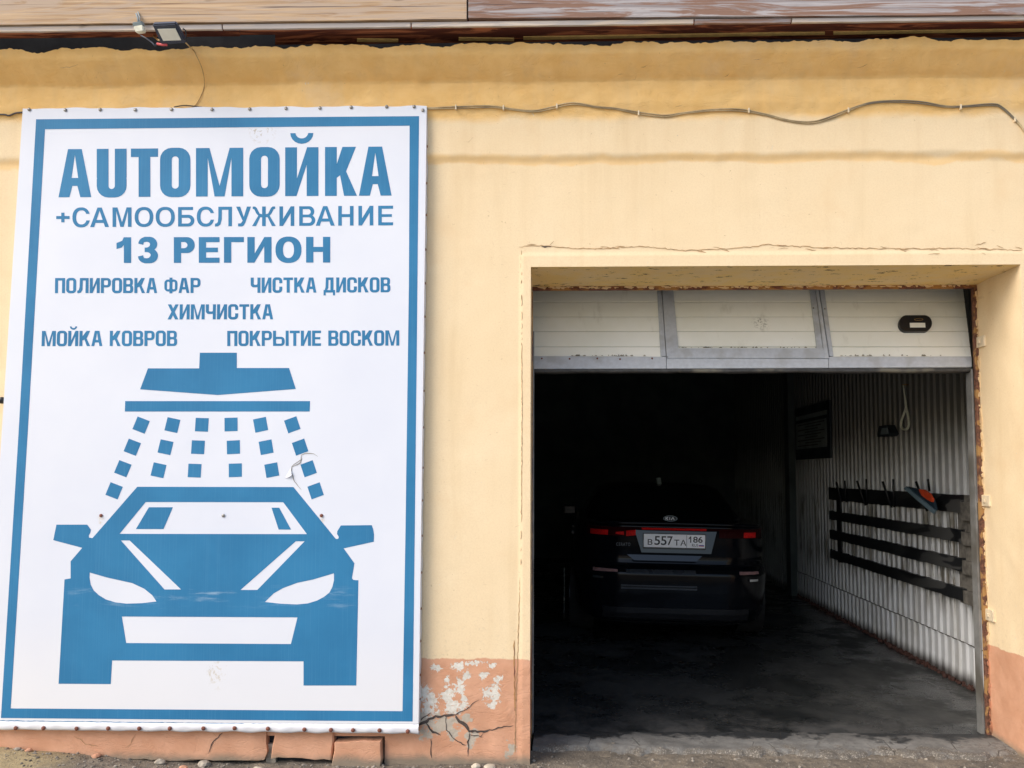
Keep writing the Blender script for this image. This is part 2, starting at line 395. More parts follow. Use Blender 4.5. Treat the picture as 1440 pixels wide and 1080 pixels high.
def tube_mesh(name, pts, r, sides=8, closed=False):
    P = [Vector(p) for p in pts]; vs = []; fs = []; n = len(P)
    for i, p in enumerate(P):
        a = P[i - 1] if (i or closed) else p; c = P[(i + 1) % n] if (i < n - 1 or closed) else p
        t = (c - a).normalized(); u = t.cross(Vector((.13, 1, .21))).normalized(); v = t.cross(u)
        rr = r[i] if isinstance(r, (list, tuple)) else r
        for k in range(sides):
            q = 2 * math.pi * k / sides; vs.append(p + (u * math.cos(q) + v * math.sin(q)) * rr)
    for i in range(n if closed else n - 1):
        for k in range(sides):
            j = (i + 1) % n; fs.append((i * sides + k, i * sides + (k + 1) % sides, j * sides + (k + 1) % sides, j * sides + k))
    if not closed: fs += [tuple(range(sides))[::-1], tuple(range((n - 1) * sides, n * sides))]
    return mesh(name, vs, fs, True)
def smooth_path(pts, sub=6):
    P = [Vector(p) for p in pts]; out = []
    for i in range(len(P) - 1):
        p0 = P[max(0, i - 1)]; p1 = P[i]; p2 = P[i + 1]; p3 = P[min(len(P) - 1, i + 2)]
        for k in range(sub):
            t = k / sub
            out.append(.5 * ((2 * p1) + (p2 - p0) * t + (2 * p0 - 5 * p1 + 4 * p2 - p3) * t * t + (3 * p1 - p0 - 3 * p2 + p3) * t ** 3))
    return out + [P[-1]]

# numpy value noise
_rng = np.random.RandomState(3); _T = _rng.rand(256, 256)
def vnoise(x, y, octv=4, gain=.5):
    s = 0; a = 1; tot = 0
    for o in range(octv):
        xi = np.floor(x).astype(int); yi = np.floor(y).astype(int); fx = x - xi; fy = y - yi
        fx = fx * fx * (3 - 2 * fx); fy = fy * fy * (3 - 2 * fy)
        g = lambda i, j: _T[(i + o * 17) % 256, (j + o * 31) % 256]
        s = s + a * ((g(xi, yi) * (1 - fx) + g(xi + 1, yi) * fx) * (1 - fy) + (g(xi, yi + 1) * (1 - fx) + g(xi + 1, yi + 1) * fx) * fy)
        tot += a; a *= gain; x = x * 2.03; y = y * 2.03
    return s / tot

# ------------------------------------------------------------------ the setting: ground
def grid_object(name, xs, ys, hfun, mat, kind='structure'):
    X, Y = np.meshgrid(xs, ys, indexing='ij'); Z = hfun(X, Y)
    V = np.stack([X, Y, Z], -1).reshape(-1, 3); ny = len(ys)
    i = np.arange((len(xs) - 1) * (ny - 1)); a = (i // (ny - 1)) * ny + i % (ny - 1)
    F = np.stack([a, a + ny, a + ny + 1, a + 1], -1)
    me = bpy.data.meshes.new(name); me.from_pydata(V.tolist(), [], F.tolist()); me.update()
    me.polygons.foreach_set('use_smooth', [True] * len(me.polygons))
    o = link(name, me, mat); 
    if kind: o['kind'] = kind
    return o
def fadeband(t, a, b): 
    q = np.clip((t - a) / (b - a), 0, 1); return q * q * (3 - 2 * q)
def ground_h(X, Y):
    near = 1 - fadeband(np.abs(X), 6, 10)
    h = (vnoise(X * 2.2 + 9, Y * 2.2 + 3, 5, .6) - .5) * .05 * near
    h = h + (vnoise(X * 30 + 9, Y * 30 + 3, 3, .6) - .5) * .012 * near
    left = 1 - fadeband(X, -3.1, -1.9)
    return h * fadeband(-Y, -.3, .5) - .006 + left * .075 * fadeband(Y, -.35, -.05) + (vnoise(X * 18, Y * 18, 3, .6) - .5) * .02 * near
gx = np.unique(np.concatenate([np.linspace(-90, -6, 18), np.arange(-6, 6, .02), np.linspace(6, 90, 18)]))
gy = np.unique(np.concatenate([np.linspace(-90, -2, 16), np.linspace(-2, -.4, 24), np.arange(-.4, .2, .014)]))
grid_object('ground', gx, gy, ground_h, M['dirt'])
XL, XR, YB = -1.5, 2.90, 9.4               # interior walls
def floor_h(X, Y): return -.021 * (X - .9) * fadeband(Y, .5, 1.6) + (vnoise(X * 3, Y * 3, 4) - .5) * .012
grid_object('garage_floor', np.arange(XL - .05, XR + .08, .045), np.arange(.44, YB + .1, .045), floor_h, M['floor'])
def ap_h(X, Y):
    e = .19 + .16 * (vnoise(X * 2.3 + 40, Y * 2 + 1, 5, .7) - .5) * 2
    return .004 + .012 * fadeband(Y - e, -.02, .02) - .03 * (1 - fadeband(Y - e, -.04, 0)) + (vnoise(X * 9, Y * 9, 4) - .5) * .006
grid_object('concrete_apron', np.arange(-.20, 2.52, .012), np.arange(.03, .452, .012), ap_h, M['concrete'])

# ------------------------------------------------------------------ the building
OL = at(746.5, 372, 0).x; OLI = at(748.3, 372, .44).x; OR_ = at(1434, 378, 0).x; OT = at(1090, 374, 0).z   # opening
bld = thing('garage_building', 'cream plastered garage building with a salmon plinth and open car wash bay', 'building')
DEP = .44                                   # reveal depth
P_prof = [(0, 0), (3.19, 0), (3.225, .016), (3.44, .018), (3.50, .036), (3.56, .042), (3.622, .040), (3.630, .055), (3.72, .155), (3.95, .20)]
def relief(X, Z):
    wob = (vnoise(X * 1.5 + 3, Z * .3 + 8, 4, .6) - .5) * .05 + (vnoise(X * 11, Z * 2, 3) - .5) * .012
    zz = Z + wob * (Z > 2.9) * np.clip((Z - 2.9) / .2, 0, 1)
    p = np.interp(zz, [a for a, b in P_prof], [b for a, b in P_prof])
    p = p + (vnoise(X * 1.6, Z * 1.6, 4, .55) - .5) * .007 + (vnoise(X * 14 + 5, Z * 14, 3, .6) - .5) * .0018 * (1 + 3 * (Z > 3.4))
    p = p + (vnoise(X * 5 + 31, Z * 9 + 4, 4, .65) - .5) * .014 * np.clip((Z - 3.4) / .1, 0, 1)
    # flat raised surround of the opening
    sl = at(733, 700, 0).x; st = at(1090, 357, 0).z
    ins = ((X > sl) & (X < OR_ + .07) & (Z < st)).astype(float)
    p = p * (1 - .6 * ins) + .006 * ins
    # chipped plinth
    p = p + (vnoise(X * 7 + 3, Z * 7 + 9, 4, .6) - .5) * .010 * (Z < .5)
    return p
TOPZ = at(800, 63, -.155).z
def facade():
    xs = np.unique(np.round(np.concatenate([np.linspace(-7, -3.4, 30), np.arange(-3.4, OL, .0125), [OL], np.arange(OL + .012, OR_, .0125), [OR_], np.arange(OR_ + .012, 2.9, .0125), np.linspace(2.9, 7, 30)]), 5))
    zs = np.unique(np.round(np.concatenate([[-.12], np.arange(0, .6, .011), np.arange(.6, OT, .013), [OT], np.arange(OT + .01, TOPZ, .011), [TOPZ]]), 5))
    X, Z = np.meshgrid(xs, zs, indexing='ij')
    Pp = relief(X, Z)
    Zt = Z.copy()
    rag = (vnoise(xs * 6, xs * 0, 4, .6) - .5) * .05 + (vnoise(xs * 60, xs * 0 + 4, 2, .6) - .5) * .012
    k = np.clip((Z - (TOPZ - .05)) / .05, 0, 1); Zt = Z + k * rag[:, None]
    V = np.stack([X, -Pp, Zt], -1).reshape(-1, 3); nz = len(zs)
    i, j = np.meshgrid(np.arange(len(xs) - 1), np.arange(nz - 1), indexing='ij')
    cx = (xs[i] + xs[i + 1]) / 2; cz = (zs[j] + zs[j + 1]) / 2
    # opening, and the strip behind the loose plinth blocks
    bx0, bx1, bz = at(0, 1000, 0).x, at(541, 1000, 0).x, .135
    keep = ~((cx > OL) & (cx < OR_) & (cz < OT)) & ~((cx < bx1) & (cz < bz))
    a = (i * nz + j)[keep]
    F = np.stack([a, a + nz, a + nz + 1, a + 1], -1)
    me = bpy.data.meshes.new('facade_wall'); me.from_pydata(V.tolist(), [], F.tolist()); me.update()
    me.polygons.foreach_set('use_smooth', [True] * len(me.polygons))
    xx = X.ravel(); zz = Z.ravel()
    def field(blobs):
        f = np.zeros_like(xx)
        for px, py, rx, ry in blobs:
            c = at(px, py, 0); d = np.sqrt(((xx - c.x) / (rx * .00378)) ** 2 + ((zz - c.z) / (ry * .00378)) ** 2)
            f = np.maximum(f, np.clip(1.25 - .75 * d, 0, 1))
        return f
    peel = field([(614, 938, 10, 6), (645, 937, 12, 7), (667, 932, 14, 4), (691, 935, 8, 6), (628, 955, 6, 6), (597, 975, 11, 14), (606, 985, 9, 10),
                  (632, 978, 14, 16), (648, 968, 7, 16), (652, 990, 9, 10), (638, 995, 18, 10), (684, 977, 9, 10), (697, 975, 8, 15), (694, 990, 9, 7),
                  (655, 950, 6, 6), (680, 950, 8, 5), (700, 955, 6, 6), (602, 1000, 14, 12)])
    bare = field([(625, 1018, 26, 14), (600, 1030, 18, 12), (636, 1030, 12, 12), (665, 1033, 12, 9), (655, 1012, 14, 8), (592, 1012, 12, 10), (718, 1056, 10, 12), (664, 1044, 7, 8)])
    for nm, f in (('peel', peel), ('bare', bare)):
        at_ = me.attributes.new(nm, 'FLOAT', 'POINT'); at_.data.foreach_set('value', f.astype(np.float32))
    link('facade_wall', me, M['facade'], bld)
facade()
def rl(x, z): return float(relief(np.array([x]), np.array([z]))[0])

# loose painted plinth blocks under the banner
def block(pts, prot, seed):
    f0 = [at(x, y, -prot) for x, y in pts]
    # subdivide the outline and jitter it
    r2 = random.Random(seed); loop = []
    for i, a in enumerate(f0):
        c = f0[(i + 1) % len(f0)]; n = max(1, int((c - a).length / .04))
        for k in range(n):
            q = a.lerp(c, k / n); loop.append(q + Vector((r2.uniform(-1, 1) * .005, 0, r2.uniform(-1, 1) * .005)))
    bk = [Vector((v.x, .10, v.z)) for v in loop]
    cen = sum(loop, Vector()) / len(loop)
    inner = [v.lerp(cen, .04) + Vector((0, -.006, 0)) for v in loop]
    bm = bmesh.new(); n = len(loop)
    A = [bm.verts.new(v) for v in inner]; B = [bm.verts.new(v) for v in loop]; C = [bm.verts.new(v) for v in bk]
    bm.faces.new(A); 
    for i in range(n):
        j = (i + 1) % n
        bm.faces.new((A[i], A[j], B[j], B[i])); bm.faces.new((B[i], B[j], C[j], C[i]))
    link('plinth_block', bm_mesh('plinth_block', bm), M['facade'], bld)
block([(-420, 1015), (375, 1020), (375, 1058), (372, 1070), (236, 1069), (100, 1066), (-420, 1066)], .012, 1)
ribbon_later = [[(313, 1031), (300, 1043), (293, 1060)], [(300, 1030), (304, 1036)], [(190, 1032), (184, 1046), (176, 1052)], [(105, 1034), (120, 1046), (138, 1050)]]
block([(386, 1020), (468, 1022), (469, 1043), (466, 1068), (380, 1066), (384, 1050)], .012, 3)
block([(471, 1043), (500, 1042), (536, 1041), (538, 1069), (534, 1080), (466, 1080)], .030, 4)
box('plinth_core', at(-440, 1000, 0).x, at(541, 1000, 0).x, .035, .2, -.1, .16, M['dark_void'], bld, 0)
box('plinth_stone', at(374, 1000, 0).x, at(388, 1000, 0).x, .012, .05, -.02, .085, M['stone'], bld, .004)

# reveals of the opening
def quad_strip(name, mat, f, nu, nv, parent=bld):
    vs = []; fs = []
    for i in range(nu + 1):
        for j in range(nv + 1): vs.append(f(i / nu, j / nv))
    for i in range(nu):
        for j in range(nv):
            a = i * (nv + 1) + j; fs.append((a, a + nv + 1, a + nv + 2, a + 1))
    return link(name, mesh(name, vs, fs, True), mat, parent)
def wv(a, b, s=.003): return float((vnoise(np.array([a]), np.array([b]), 3)[0] - .5) * 2 * s)
def edgeY(x, z): return -rl(x, z)
quad_strip('lintel_soffit', M['reveal'], lambda u, v: Vector((OL - .018 * (v > 0) + (OR_ - OL + .024 * (v > 0)) * u, edgeY(OL + (OR_ - OL) * u, OT - .001) * (1 - v) + DEP * v, OT + wv(u * 12, v * 3, .004) * (v > 0))), 120, 16)
quad_strip('door_reveal', M['reveal'], lambda u, v: Vector((OR_ + wv(u * 14, v * 4, .005) * (v > 0), edgeY(OR_ + .001, u * OT) * (1 - v) + DEP * v, (OT + .028) * u - .02)), 120, 20)
quad_strip('door_reveal', M['reveal'], lambda u, v: Vector((OL + (OLI - OL) * v, edgeY(OL - .001, u * OT) * (1 - v) + DEP * v, (OT + .028) * u - .02)), 120, 16)
# interior shell
CE = 3.35
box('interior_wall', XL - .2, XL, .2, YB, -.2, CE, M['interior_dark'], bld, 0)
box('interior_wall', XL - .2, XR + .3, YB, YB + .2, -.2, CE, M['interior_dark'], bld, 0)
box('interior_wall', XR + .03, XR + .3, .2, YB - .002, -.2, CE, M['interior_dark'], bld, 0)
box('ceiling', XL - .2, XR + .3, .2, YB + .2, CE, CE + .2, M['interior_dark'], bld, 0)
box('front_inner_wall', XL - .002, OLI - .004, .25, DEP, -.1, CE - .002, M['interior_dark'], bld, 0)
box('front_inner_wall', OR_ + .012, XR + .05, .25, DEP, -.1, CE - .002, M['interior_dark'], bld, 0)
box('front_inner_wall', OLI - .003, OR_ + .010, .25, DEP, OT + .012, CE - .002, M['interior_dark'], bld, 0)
# rusty angle iron round the opening
box('steel_frame', OLI - .003, OR_ + .01, DEP - .004, DEP + .022, OT - .020, OT + .01, M['rust'], bld, .002)
box('steel_frame', OR_ - .021, OR_ + .01, DEP - .006, DEP + .020, -.02, OT - .021, M['rust_patina'], bld, .003)
box('steel_frame', OLI - .003, OLI + .004, DEP - .006, DEP + .020, -.02, OT - .029, M['rust'], bld, .002)
for px, py in ((1385, 704), (1390, 864), (1379, 481)):
    p = atX(px, py, OR_); z = p.z; y = DEP - .035
    bm = bmesh.new(); box_bm(bm, OR_ - .012, OR_ + .003, y - .05, y + .05, z - .032, z + .032, .004); box_bm(bm, OR_ - .02, OR_ - .012, y - .01, y + .01, z - .01, z + .01, .003)
    link('frame_bracket', bm_mesh('frame_bracket', bm), M['clip'], bld)
# peeling paint flakes along the edge of the soffit and the frame
bm = bmesh.new()
for i in range(150):
    x = rnd.uniform(OL, OR_); L = rnd.uniform(.008, .05); z = OT - rnd.uniform(.0, .008); y = DEP - rnd.uniform(.0, .022)
    q = [Vector((x, y, z)), Vector((x + L, y, z - rnd.uniform(0, .003))), Vector((x + L * .8, y - .004, z - rnd.uniform(.005, .014))), Vector((x + L * .2, y - .003, z - rnd.uniform(.004, .012)))]
    bm.faces.new([bm.verts.new(v) for v in q])
for i in range(170):
    z = rnd.uniform(.02, OT); L = rnd.uniform(.01, .05); x = OR_ - rnd.uniform(-.002, .006); y = DEP - rnd.uniform(.006, .02)
    q = [Vector((x, y, z)), Vector((x, y, z + L)), Vector((x - rnd.uniform(.004, .013), y - .003, z + L * .8)), Vector((x - rnd.uniform(.003, .012), y - .004, z + L * .2))]
    bm.faces.new([bm.verts.new(v) for v in q])
fl = link('paint_flakes', bm_mesh('paint_flakes', bm), M['facade'], bld); fl['kind'] = 'stuff'

# cracks
def ribbon(name, pts, wpx, mat, seed=1, Y=None, parent=bld, jit=1.):
    r2 = random.Random(seed); P = []
    for i in range(len(pts) - 1):
        (x0, y0), (x1, y1) = pts[i], pts[i + 1]; n = max(1, int(math.hypot(x1 - x0, y1 - y0) / 4))
        for k in range(n): P.append((x0 + (x1 - x0) * k / n + r2.uniform(-1, 1) * jit, y0 + (y1 - y0) * k / n + r2.uniform(-1, 1) * jit))
    P.append(pts[-1]); vs = []; n = len(P)
    for i, (x, y) in enumerate(P):
        a = P[max(0, i - 1)]; c = P[min(n - 1, i + 1)]; dx, dy = c[0] - a[0], c[1] - a[1]; L = math.hypot(dx, dy) or 1
        t = i / (n - 1); ww = (wpx if not isinstance(wpx, tuple) else wpx[0] + (wpx[1] - wpx[0]) * t) * r2.uniform(.6, 1.4) / 2
        if i in (0, n - 1): ww *= .3
        for s in (-1, 1):
            q = at(x - dy / L * ww * s, y + dx / L * ww * s, 0)
            yy = (-rl(q.x, q.z) - .0022) if Y is None else Y
            q = at(x - dy / L * ww * s, y + dx / L * ww * s, yy); vs.append(Vector((q.x, yy, q.z)))
    return link(name, mesh(name, vs, [(2 * i, 2 * i + 1, 2 * i + 3, 2 * i + 2) for i in range(n - 1)]), mat, parent)
ck = M['crack']; hs = M['crack_soft']
ribbon('crack', [(588, 1020), (600, 1014), (612, 1008), (632, 1006), (640, 1005)], (5, 2.5), ck, 1)
ribbon('crack', [(640, 1005), (645, 1014), (655, 1020), (660, 1030)], (3, 4), ck, 2)
ribbon('crack', [(660, 1028), (680, 1029), (700, 1024), (722, 1020)], (3, .8), ck, 3)
ribbon('crack', [(600, 1018), (608, 1029), (620, 1034)], (4, 1), ck, 4)
ribbon('crack', [(660, 1030), (658, 1048), (658, 1064)], (2, 1), ck, 5)
ribbon('crack', [(627, 1006), (628, 1026), (640, 1041), (655, 1048)], (1, 1.2), ck, 6)
ribbon('crack', [(606, 1040), (607, 1066)], 1.2, ck, 7)
ribbon('crack', [(640, 1005), (655, 998), (668, 988), (674, 984)], (1.5, .8), ck, 8)
ribbon('crack', [(660, 1033), (676, 1036), (680, 1030)], 1, ck, 9)
ribbon('crack', [(584, 1016), (598, 1008), (606, 1002)], 1.2, ck, 10)
ribbon('crack', [(733, 352), (734, 600), (732, 800), (725, 1000), (724, 1060)], .9, hs, 11, jit=.5)
ribbon('crack', [(723, 900), (724, 1000)], 1.3, M['rust'], 12, jit=.5)
ribbon('crack', [(730, 347), (770, 345), (800, 349), (845, 350), (880, 347), (900, 346), (960, 352), (1030, 350), (1080, 344), (1150, 348), (1260, 350), (1345, 349), (1438, 352)], .9, hs, 13)
ribbon('crack', [(762, 346), (775, 347)], 2, ck, 14); ribbon('crack', [(772, 346), (779, 339)], 1, hs, 15)
for k in range(26):
    x = rnd.uniform(735, 1430); y = rnd.uniform(343, 357); ribbon('crack', [(x, y), (x + rnd.uniform(4, 18), y + rnd.uniform(-4, 4))], .8, hs, 30 + k)
for x, y, L in ((1150, 60, 30), (870, 105, 14), (900, 95, 20), (890, 112, 10), (85, 95, 50), (950, 150, 20), (1020, 108, 12), (1060, 85, 25), (655, 200, 20), (1205, 95, 30)):
    ribbon('crack', [(x, y), (x + L / 4, y - 1), (x + L / 2, y - 4 + rnd.uniform(-3, 3))], .6, hs, int(x))
for k in range(40):
    x = rnd.choice([rnd.uniform(600, 728), rnd.uniform(610, 1435)]); y = rnd.uniform(100, 340) if x > 728 else rnd.uniform(100, 910)
    a = rnd.uniform(-.7, .7) + (1.2 if rnd.random() < .4 else 0); L = rnd.uniform(2, 7)
    ribbon('crack', [(x, y), (x + L * math.cos(a), y + L * math.sin(a))], .5, hs, 80 + k)

for i_, pp in enumerate(ribbon_later): ribbon('crack', pp, 1.1 if i_ == 0 else .7, ck if i_ == 0 else hs, 300 + i_, Y=-.0205)
# ------------------------------------------------------------------ eave boards
YE = -.27
roof = box('roof', -7, 7, YE + .05, YB + .3, 4.30, 4.42, M['dark_void'], bld, 0)
def eave_board(name, x0px, x1px, ytl, ytr, ybl, ybr, Yf, th, mat, bev=.004, seed=0):
    """front board given by photo-pixel corners on its front plane"""
    r2 = random.Random(seed)
    a, c, d_, e = at(x0px, ytl, Yf), at(x1px, ytr, Yf), at(x1px, ybr, Yf), at(x0px, ybl, Yf)
    n = max(2, int((c.x - a.x) / .08)); top = []; bot = []
    for i in range(n + 1):
        t = i / n; top.append(a.lerp(c, t)); q = e.lerp(d_, t); bot.append(q + Vector((0, 0, r2.uniform(-1, 1) * .0012)))
    loop = top + bot[::-1]
    for v in loop: v.y = Yf
    bm = prism(loop, [v + Vector((0, th, 0)) for v in loop])
    return link(name, bm_mesh(name, bm), mat, roof)
eave_board('fascia_board', -700, 656, -40, -46, 43, 26.5, YE, .05, M['wood_tan'], seed=1)
eave_board('fascia_board', 658.5, 2000, -46, -60, 25.5, 16, YE, .05, M['wood_grey'], seed=2)
for k, (a, b_) in enumerate(((-700, 311.5), (313.5, 577), (579, 975), (977, 1112), (1114, 2000))):
    yt = lambda x: 37.5 - (x / 1440) * 15.5 - 2.2 * (x / 1440) * (1 - x / 1440) * 0
    yb = lambda x: 44.5 - x / 1440 * 17
    eave_board('batten', a, b_, yt(a), yt(b_), yb(a), yb(b_), YE + .012, .014, [M['wood_pale'], M['wood_pale'], M['wood_pale'], M['wood_grey'], M['wood_pale']][k], seed=5 + k)
# soffit boards seen from below
def soffit(xa, xb, y0a, y0b, y1a, y1b, mat, name='soffit_board', zof=0., th=.03, cut=0):
    zs = at(800, 36, YE + .05).z - zof
    def hit(px, py):
        d = ray(px, py); t = (zs - CAM.z) / d.z; return CAM + d * t
    L = [hit(xa, y0a), hit(xb, y0b), hit(xb + cut, y1b), hit(xa, y1a)]
    bm = prism(L, [v + Vector((0, 0, th)) for v in L])
    return link(name, bm_mesh(name, bm), mat, roof)
soffit(-700, 336, 46, 39, 60, 51, M['wood_rust'], cut=2)
soffit(338, 2000, 39, 20, 49, 40, M['wood_rust'])
soffit(387, 2000, 47, 40, 63, 46, M['wood_rust'], zof=-.002, cut=0)
for a, b_, ya, yb_ in ((502, 560, 58, 58), (645, 723, 56.5, 56.5), (736, 1160, 55.5, 47.5), (1172, 1500, 48, 42)):
    zz = .003
    soffit(a, b_, ya - 3, yb_ - 2, ya + 1, yb_ + 1.5, M['foam'], 'foam_strip', zz + .001, .012)
box('eave_void', -7, 7, .02, .08, 3.7, 4.3, M['dark_void'], bld, 0)
bk = box('eave_closing_board', -7, 7, -.02, .02, 3.99, 4.3, M['dark_void'], bld, 0)

# ------------------------------------------------------------------ corrugated wall sheets
def corr_mesh(name, L, z0, z1, pitch=.106, dep=.017, seed=0):
    n = int(round(L / pitch)); prof = []
    for i in range(n):
        y = i * pitch
        prof += [(y, 0), (y + pitch * .60, 0), (y + pitch * .70, -dep), (y + pitch * .90, -dep)]
    prof.append((n * pitch, 0)); vs = []; fs = []; zs = [z0, (z0 * 2 + z1) / 3, (z0 + 2 * z1) / 3, z1]
    for y, x in prof:
        for z in zs: vs.append((x, y, z))
    m = len(zs)
    for i in range(len(prof) - 1):
        for j in range(m - 1): fs.append((i * m + j, i * m + j + 1, (i + 1) * m + j + 1, (i + 1) * m + j))
    return mesh(name, vs, fs), n * pitch
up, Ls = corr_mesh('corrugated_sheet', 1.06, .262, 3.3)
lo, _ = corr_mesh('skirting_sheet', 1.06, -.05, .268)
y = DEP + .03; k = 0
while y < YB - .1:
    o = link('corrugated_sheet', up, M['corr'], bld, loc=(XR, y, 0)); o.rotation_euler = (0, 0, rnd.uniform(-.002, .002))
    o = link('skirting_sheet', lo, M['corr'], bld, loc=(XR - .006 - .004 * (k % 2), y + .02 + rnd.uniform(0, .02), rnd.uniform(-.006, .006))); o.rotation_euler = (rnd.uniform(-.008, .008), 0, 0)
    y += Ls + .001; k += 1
seam = [(XR - .022, DEP + .1 + t * 5.5, .272 + wv(t * 40, 3, .004)) for t in np.linspace(0, 1, 90)]
link('sheet_seam', tube_mesh('sheet_seam', seam, .0035, 5), M['crack'], bld)
# grimy debris along the foot of the sheets
bm = bmesh.new()
for i in range(420):
    yy = rnd.uniform(.6, 6); xx = XR - .012 - abs(rnd.gauss(0, .02)); r = rnd.uniform(.006, .02)
    v = bmesh.ops.create_icosphere(bm, subdivisions=1, radius=r)['verts']
    for q in v: q.co = Vector((q.co.x * 1.2, q.co.y, q.co.z * rnd.uniform(.6, 1.6))) + Vector((xx, yy, -.042 + rnd.uniform(0, .02)))
o = link('floor_edge_grime', bm_mesh('grime', bm), simple('brown_grime', (.07, .03, .022), .9, nsc=20), None)
tag(o, kind='stuff', label='brown grime and crumbs along the foot of the corrugated wall')
# pillar at the far end of the lit stretch of wall
pz = atX(1118, 600, XR)
box('wall_pillar', XR - .10, XR, pz.y - .05, pz.y + .14, -.05, 3.3, M['interior_dark'], bld, .004)

# ------------------------------------------------------------------ overhead door
od = thing('overhead_door', 'raised white sectional garage door with grey aluminium frame and black handle', 'garage door', (0, .5, 2.2))
YD = DEP + .045; tilt = .36                # the panel leans back as it enters its curved track
PB = at(1056, 517, YD)
def dp(px, py, out=0.):
    """photo pixel -> point on the tilted door panel (raised towards the viewer by out)"""
    d = ray(px, py); n = Vector((0, -math.cos(math.atan(tilt)), math.sin(math.atan(tilt)) * 1.0))
    p0 = PB + n * out; t = (p0 - CAM).dot(n) / d.dot(n); return CAM + d * t
def dquad(name, pts, out, th, mat, bev=.002):
    nrm = Vector((0, math.cos(math.atan(tilt)), -math.sin(math.atan(tilt))))
    f = [dp(x, y, out) for x, y in pts]; bm = prism(f, [v + nrm * th for v in f])
    if bev: bmesh.ops.bevel(bm, geom=bm.edges[:], offset=bev, segments=2, affect='EDGES')
    return link(name, bm_mesh(name, bm), mat, od)
# slat joints measured on the photo, left column and the perspective drift to the right
rows = [380, 402.5, 424.5, 445.5, 466, 487.5, 503]
def lx(x_top, x_bot, y): return x_top + (x_bot - x_top) * (y - 404) / (500 - 404)
cols = [((744, 744), (927, 931)), ((941, 949), (1142, 1160)), ((1153, 1168), (1354.5, 1366))]
for (a0, a1), (b0, b1) in cols:
    for i in range(len(rows) - 1):
        y0, y1 = rows[i] + .35, rows[i + 1] - .35
        dquad('door_slat', [(lx(a0, a1, y0), y0), (lx(b0, b1, y0), y0), (lx(b0, b1, y1), y1), (lx(a0, a1, y1), y1)], -.006, .02, M['slat'], .0025)
dquad('door_backing', [(744, 380), (1350, 380), (1366, 505), (744, 505)], -.014, .02, M['alu'], 0)
# posts
def post(xt0, xt1, xb0, xb1, y1, out, m=M['alu']):
    y0 = 385; dquad('door_post', [(lx(xt0, xb0, y0), y0), (lx(xt1, xb1, y0), y0), (lx(xt1, xb1, y1), y1), (lx(xt0, xb0, y1), y1)], out, .025, m, .0015)
post(924, 930, 929, 936.5, 500.5, .000); post(931, 946.5, 937.5, 955, 501, .007)
post(1138.5, 1146, 1150, 1158.5, 503, .004); post(1147, 1151, 1159.5, 1165.5, 503.5, .012); post(1152, 1159, 1166.5, 1172, 500.5, .003)
dquad('door_rail', [(744, 500.5), (937, 501.5), (937, 518), (744, 518.5)], .004, .035, M['alu'])
dquad('door_rail', [(937.6, 504), (1165, 504.5), (1165, 517), (937.6, 518)], .0035, .035, M['alu'])
dquad('door_rail', [(1165.6, 501.5), (1366.5, 501), (1367, 516), (1165.6, 517)], .004, .035, M['alu'])
dquad('panel_trim', [(949, 489.5), (1158, 489.5), (1161, 503.4), (938, 503.4)], .009, .02, M['alu'])
# flaked edges of paint over the rail
bm = bmesh.new()
for i in range(90):
    px = rnd.choice([rnd.uniform(790, 928), rnd.uniform(950, 1060), rnd.uniform(955, 1150), rnd.uniform(1180, 1340)]); base = 500.2 if px < 935 or px > 1166 else 489.2
    w_ = rnd.uniform(1, 5); h_ = rnd.uniform(.4, 2.2)
    q = [dp(px, base, .0045 if base > 495 else -.005), dp(px + w_, base, .0045 if base > 495 else -.005), dp(px + w_ * .7, base - h_, -.005), dp(px + w_ * .3, base - h_ * .8, -.005)]
    bm.faces.new([bm.verts.new(v) for v in q])
fo = link('paint_chips', bm_mesh('paint_chips', bm), simple('chip_brown', (.20, .17, .12), .9, bump=0), od); fo['kind'] = 'stuff'
for px, py in ((762, 504), (801, 504.5), (840, 504), (872, 505), (917, 504), (1144, 433), (1160, 434)):
    p = dp(px, py, .008); bm = bmesh.new(); bmesh.ops.create_uvsphere(bm, u_segments=10, v_segments=6, radius=.0055)
    for v in bm.verts: v.co.y *= .5
    link('rivet', bm_mesh('rivet', bm, True), M['screw_rust'] if px < 1000 else M['screw_grey'], od, loc=p)
# rubber seal, sagging a little
s1 = [dp(748 + (1366 - 748) * t, 521.2 - 1.2 * abs(t - .5) + (1.5 * math.exp(-t * 14)) + wv(t * 20, 1, .8) , -.012) for t in np.linspace(0, 1, 70)]
link('rubber_seal', tube_mesh('rubber_seal', s1, .013, 8), M['seal'], od)
s2 = [v + Vector((0, .018, -.008 + wv(i * .3, 7, .004))) for i, v in enumerate(s1)]
link('rubber_seal', tube_mesh('rubber_seal', s2, .008, 6), M['blackplastic'], od)
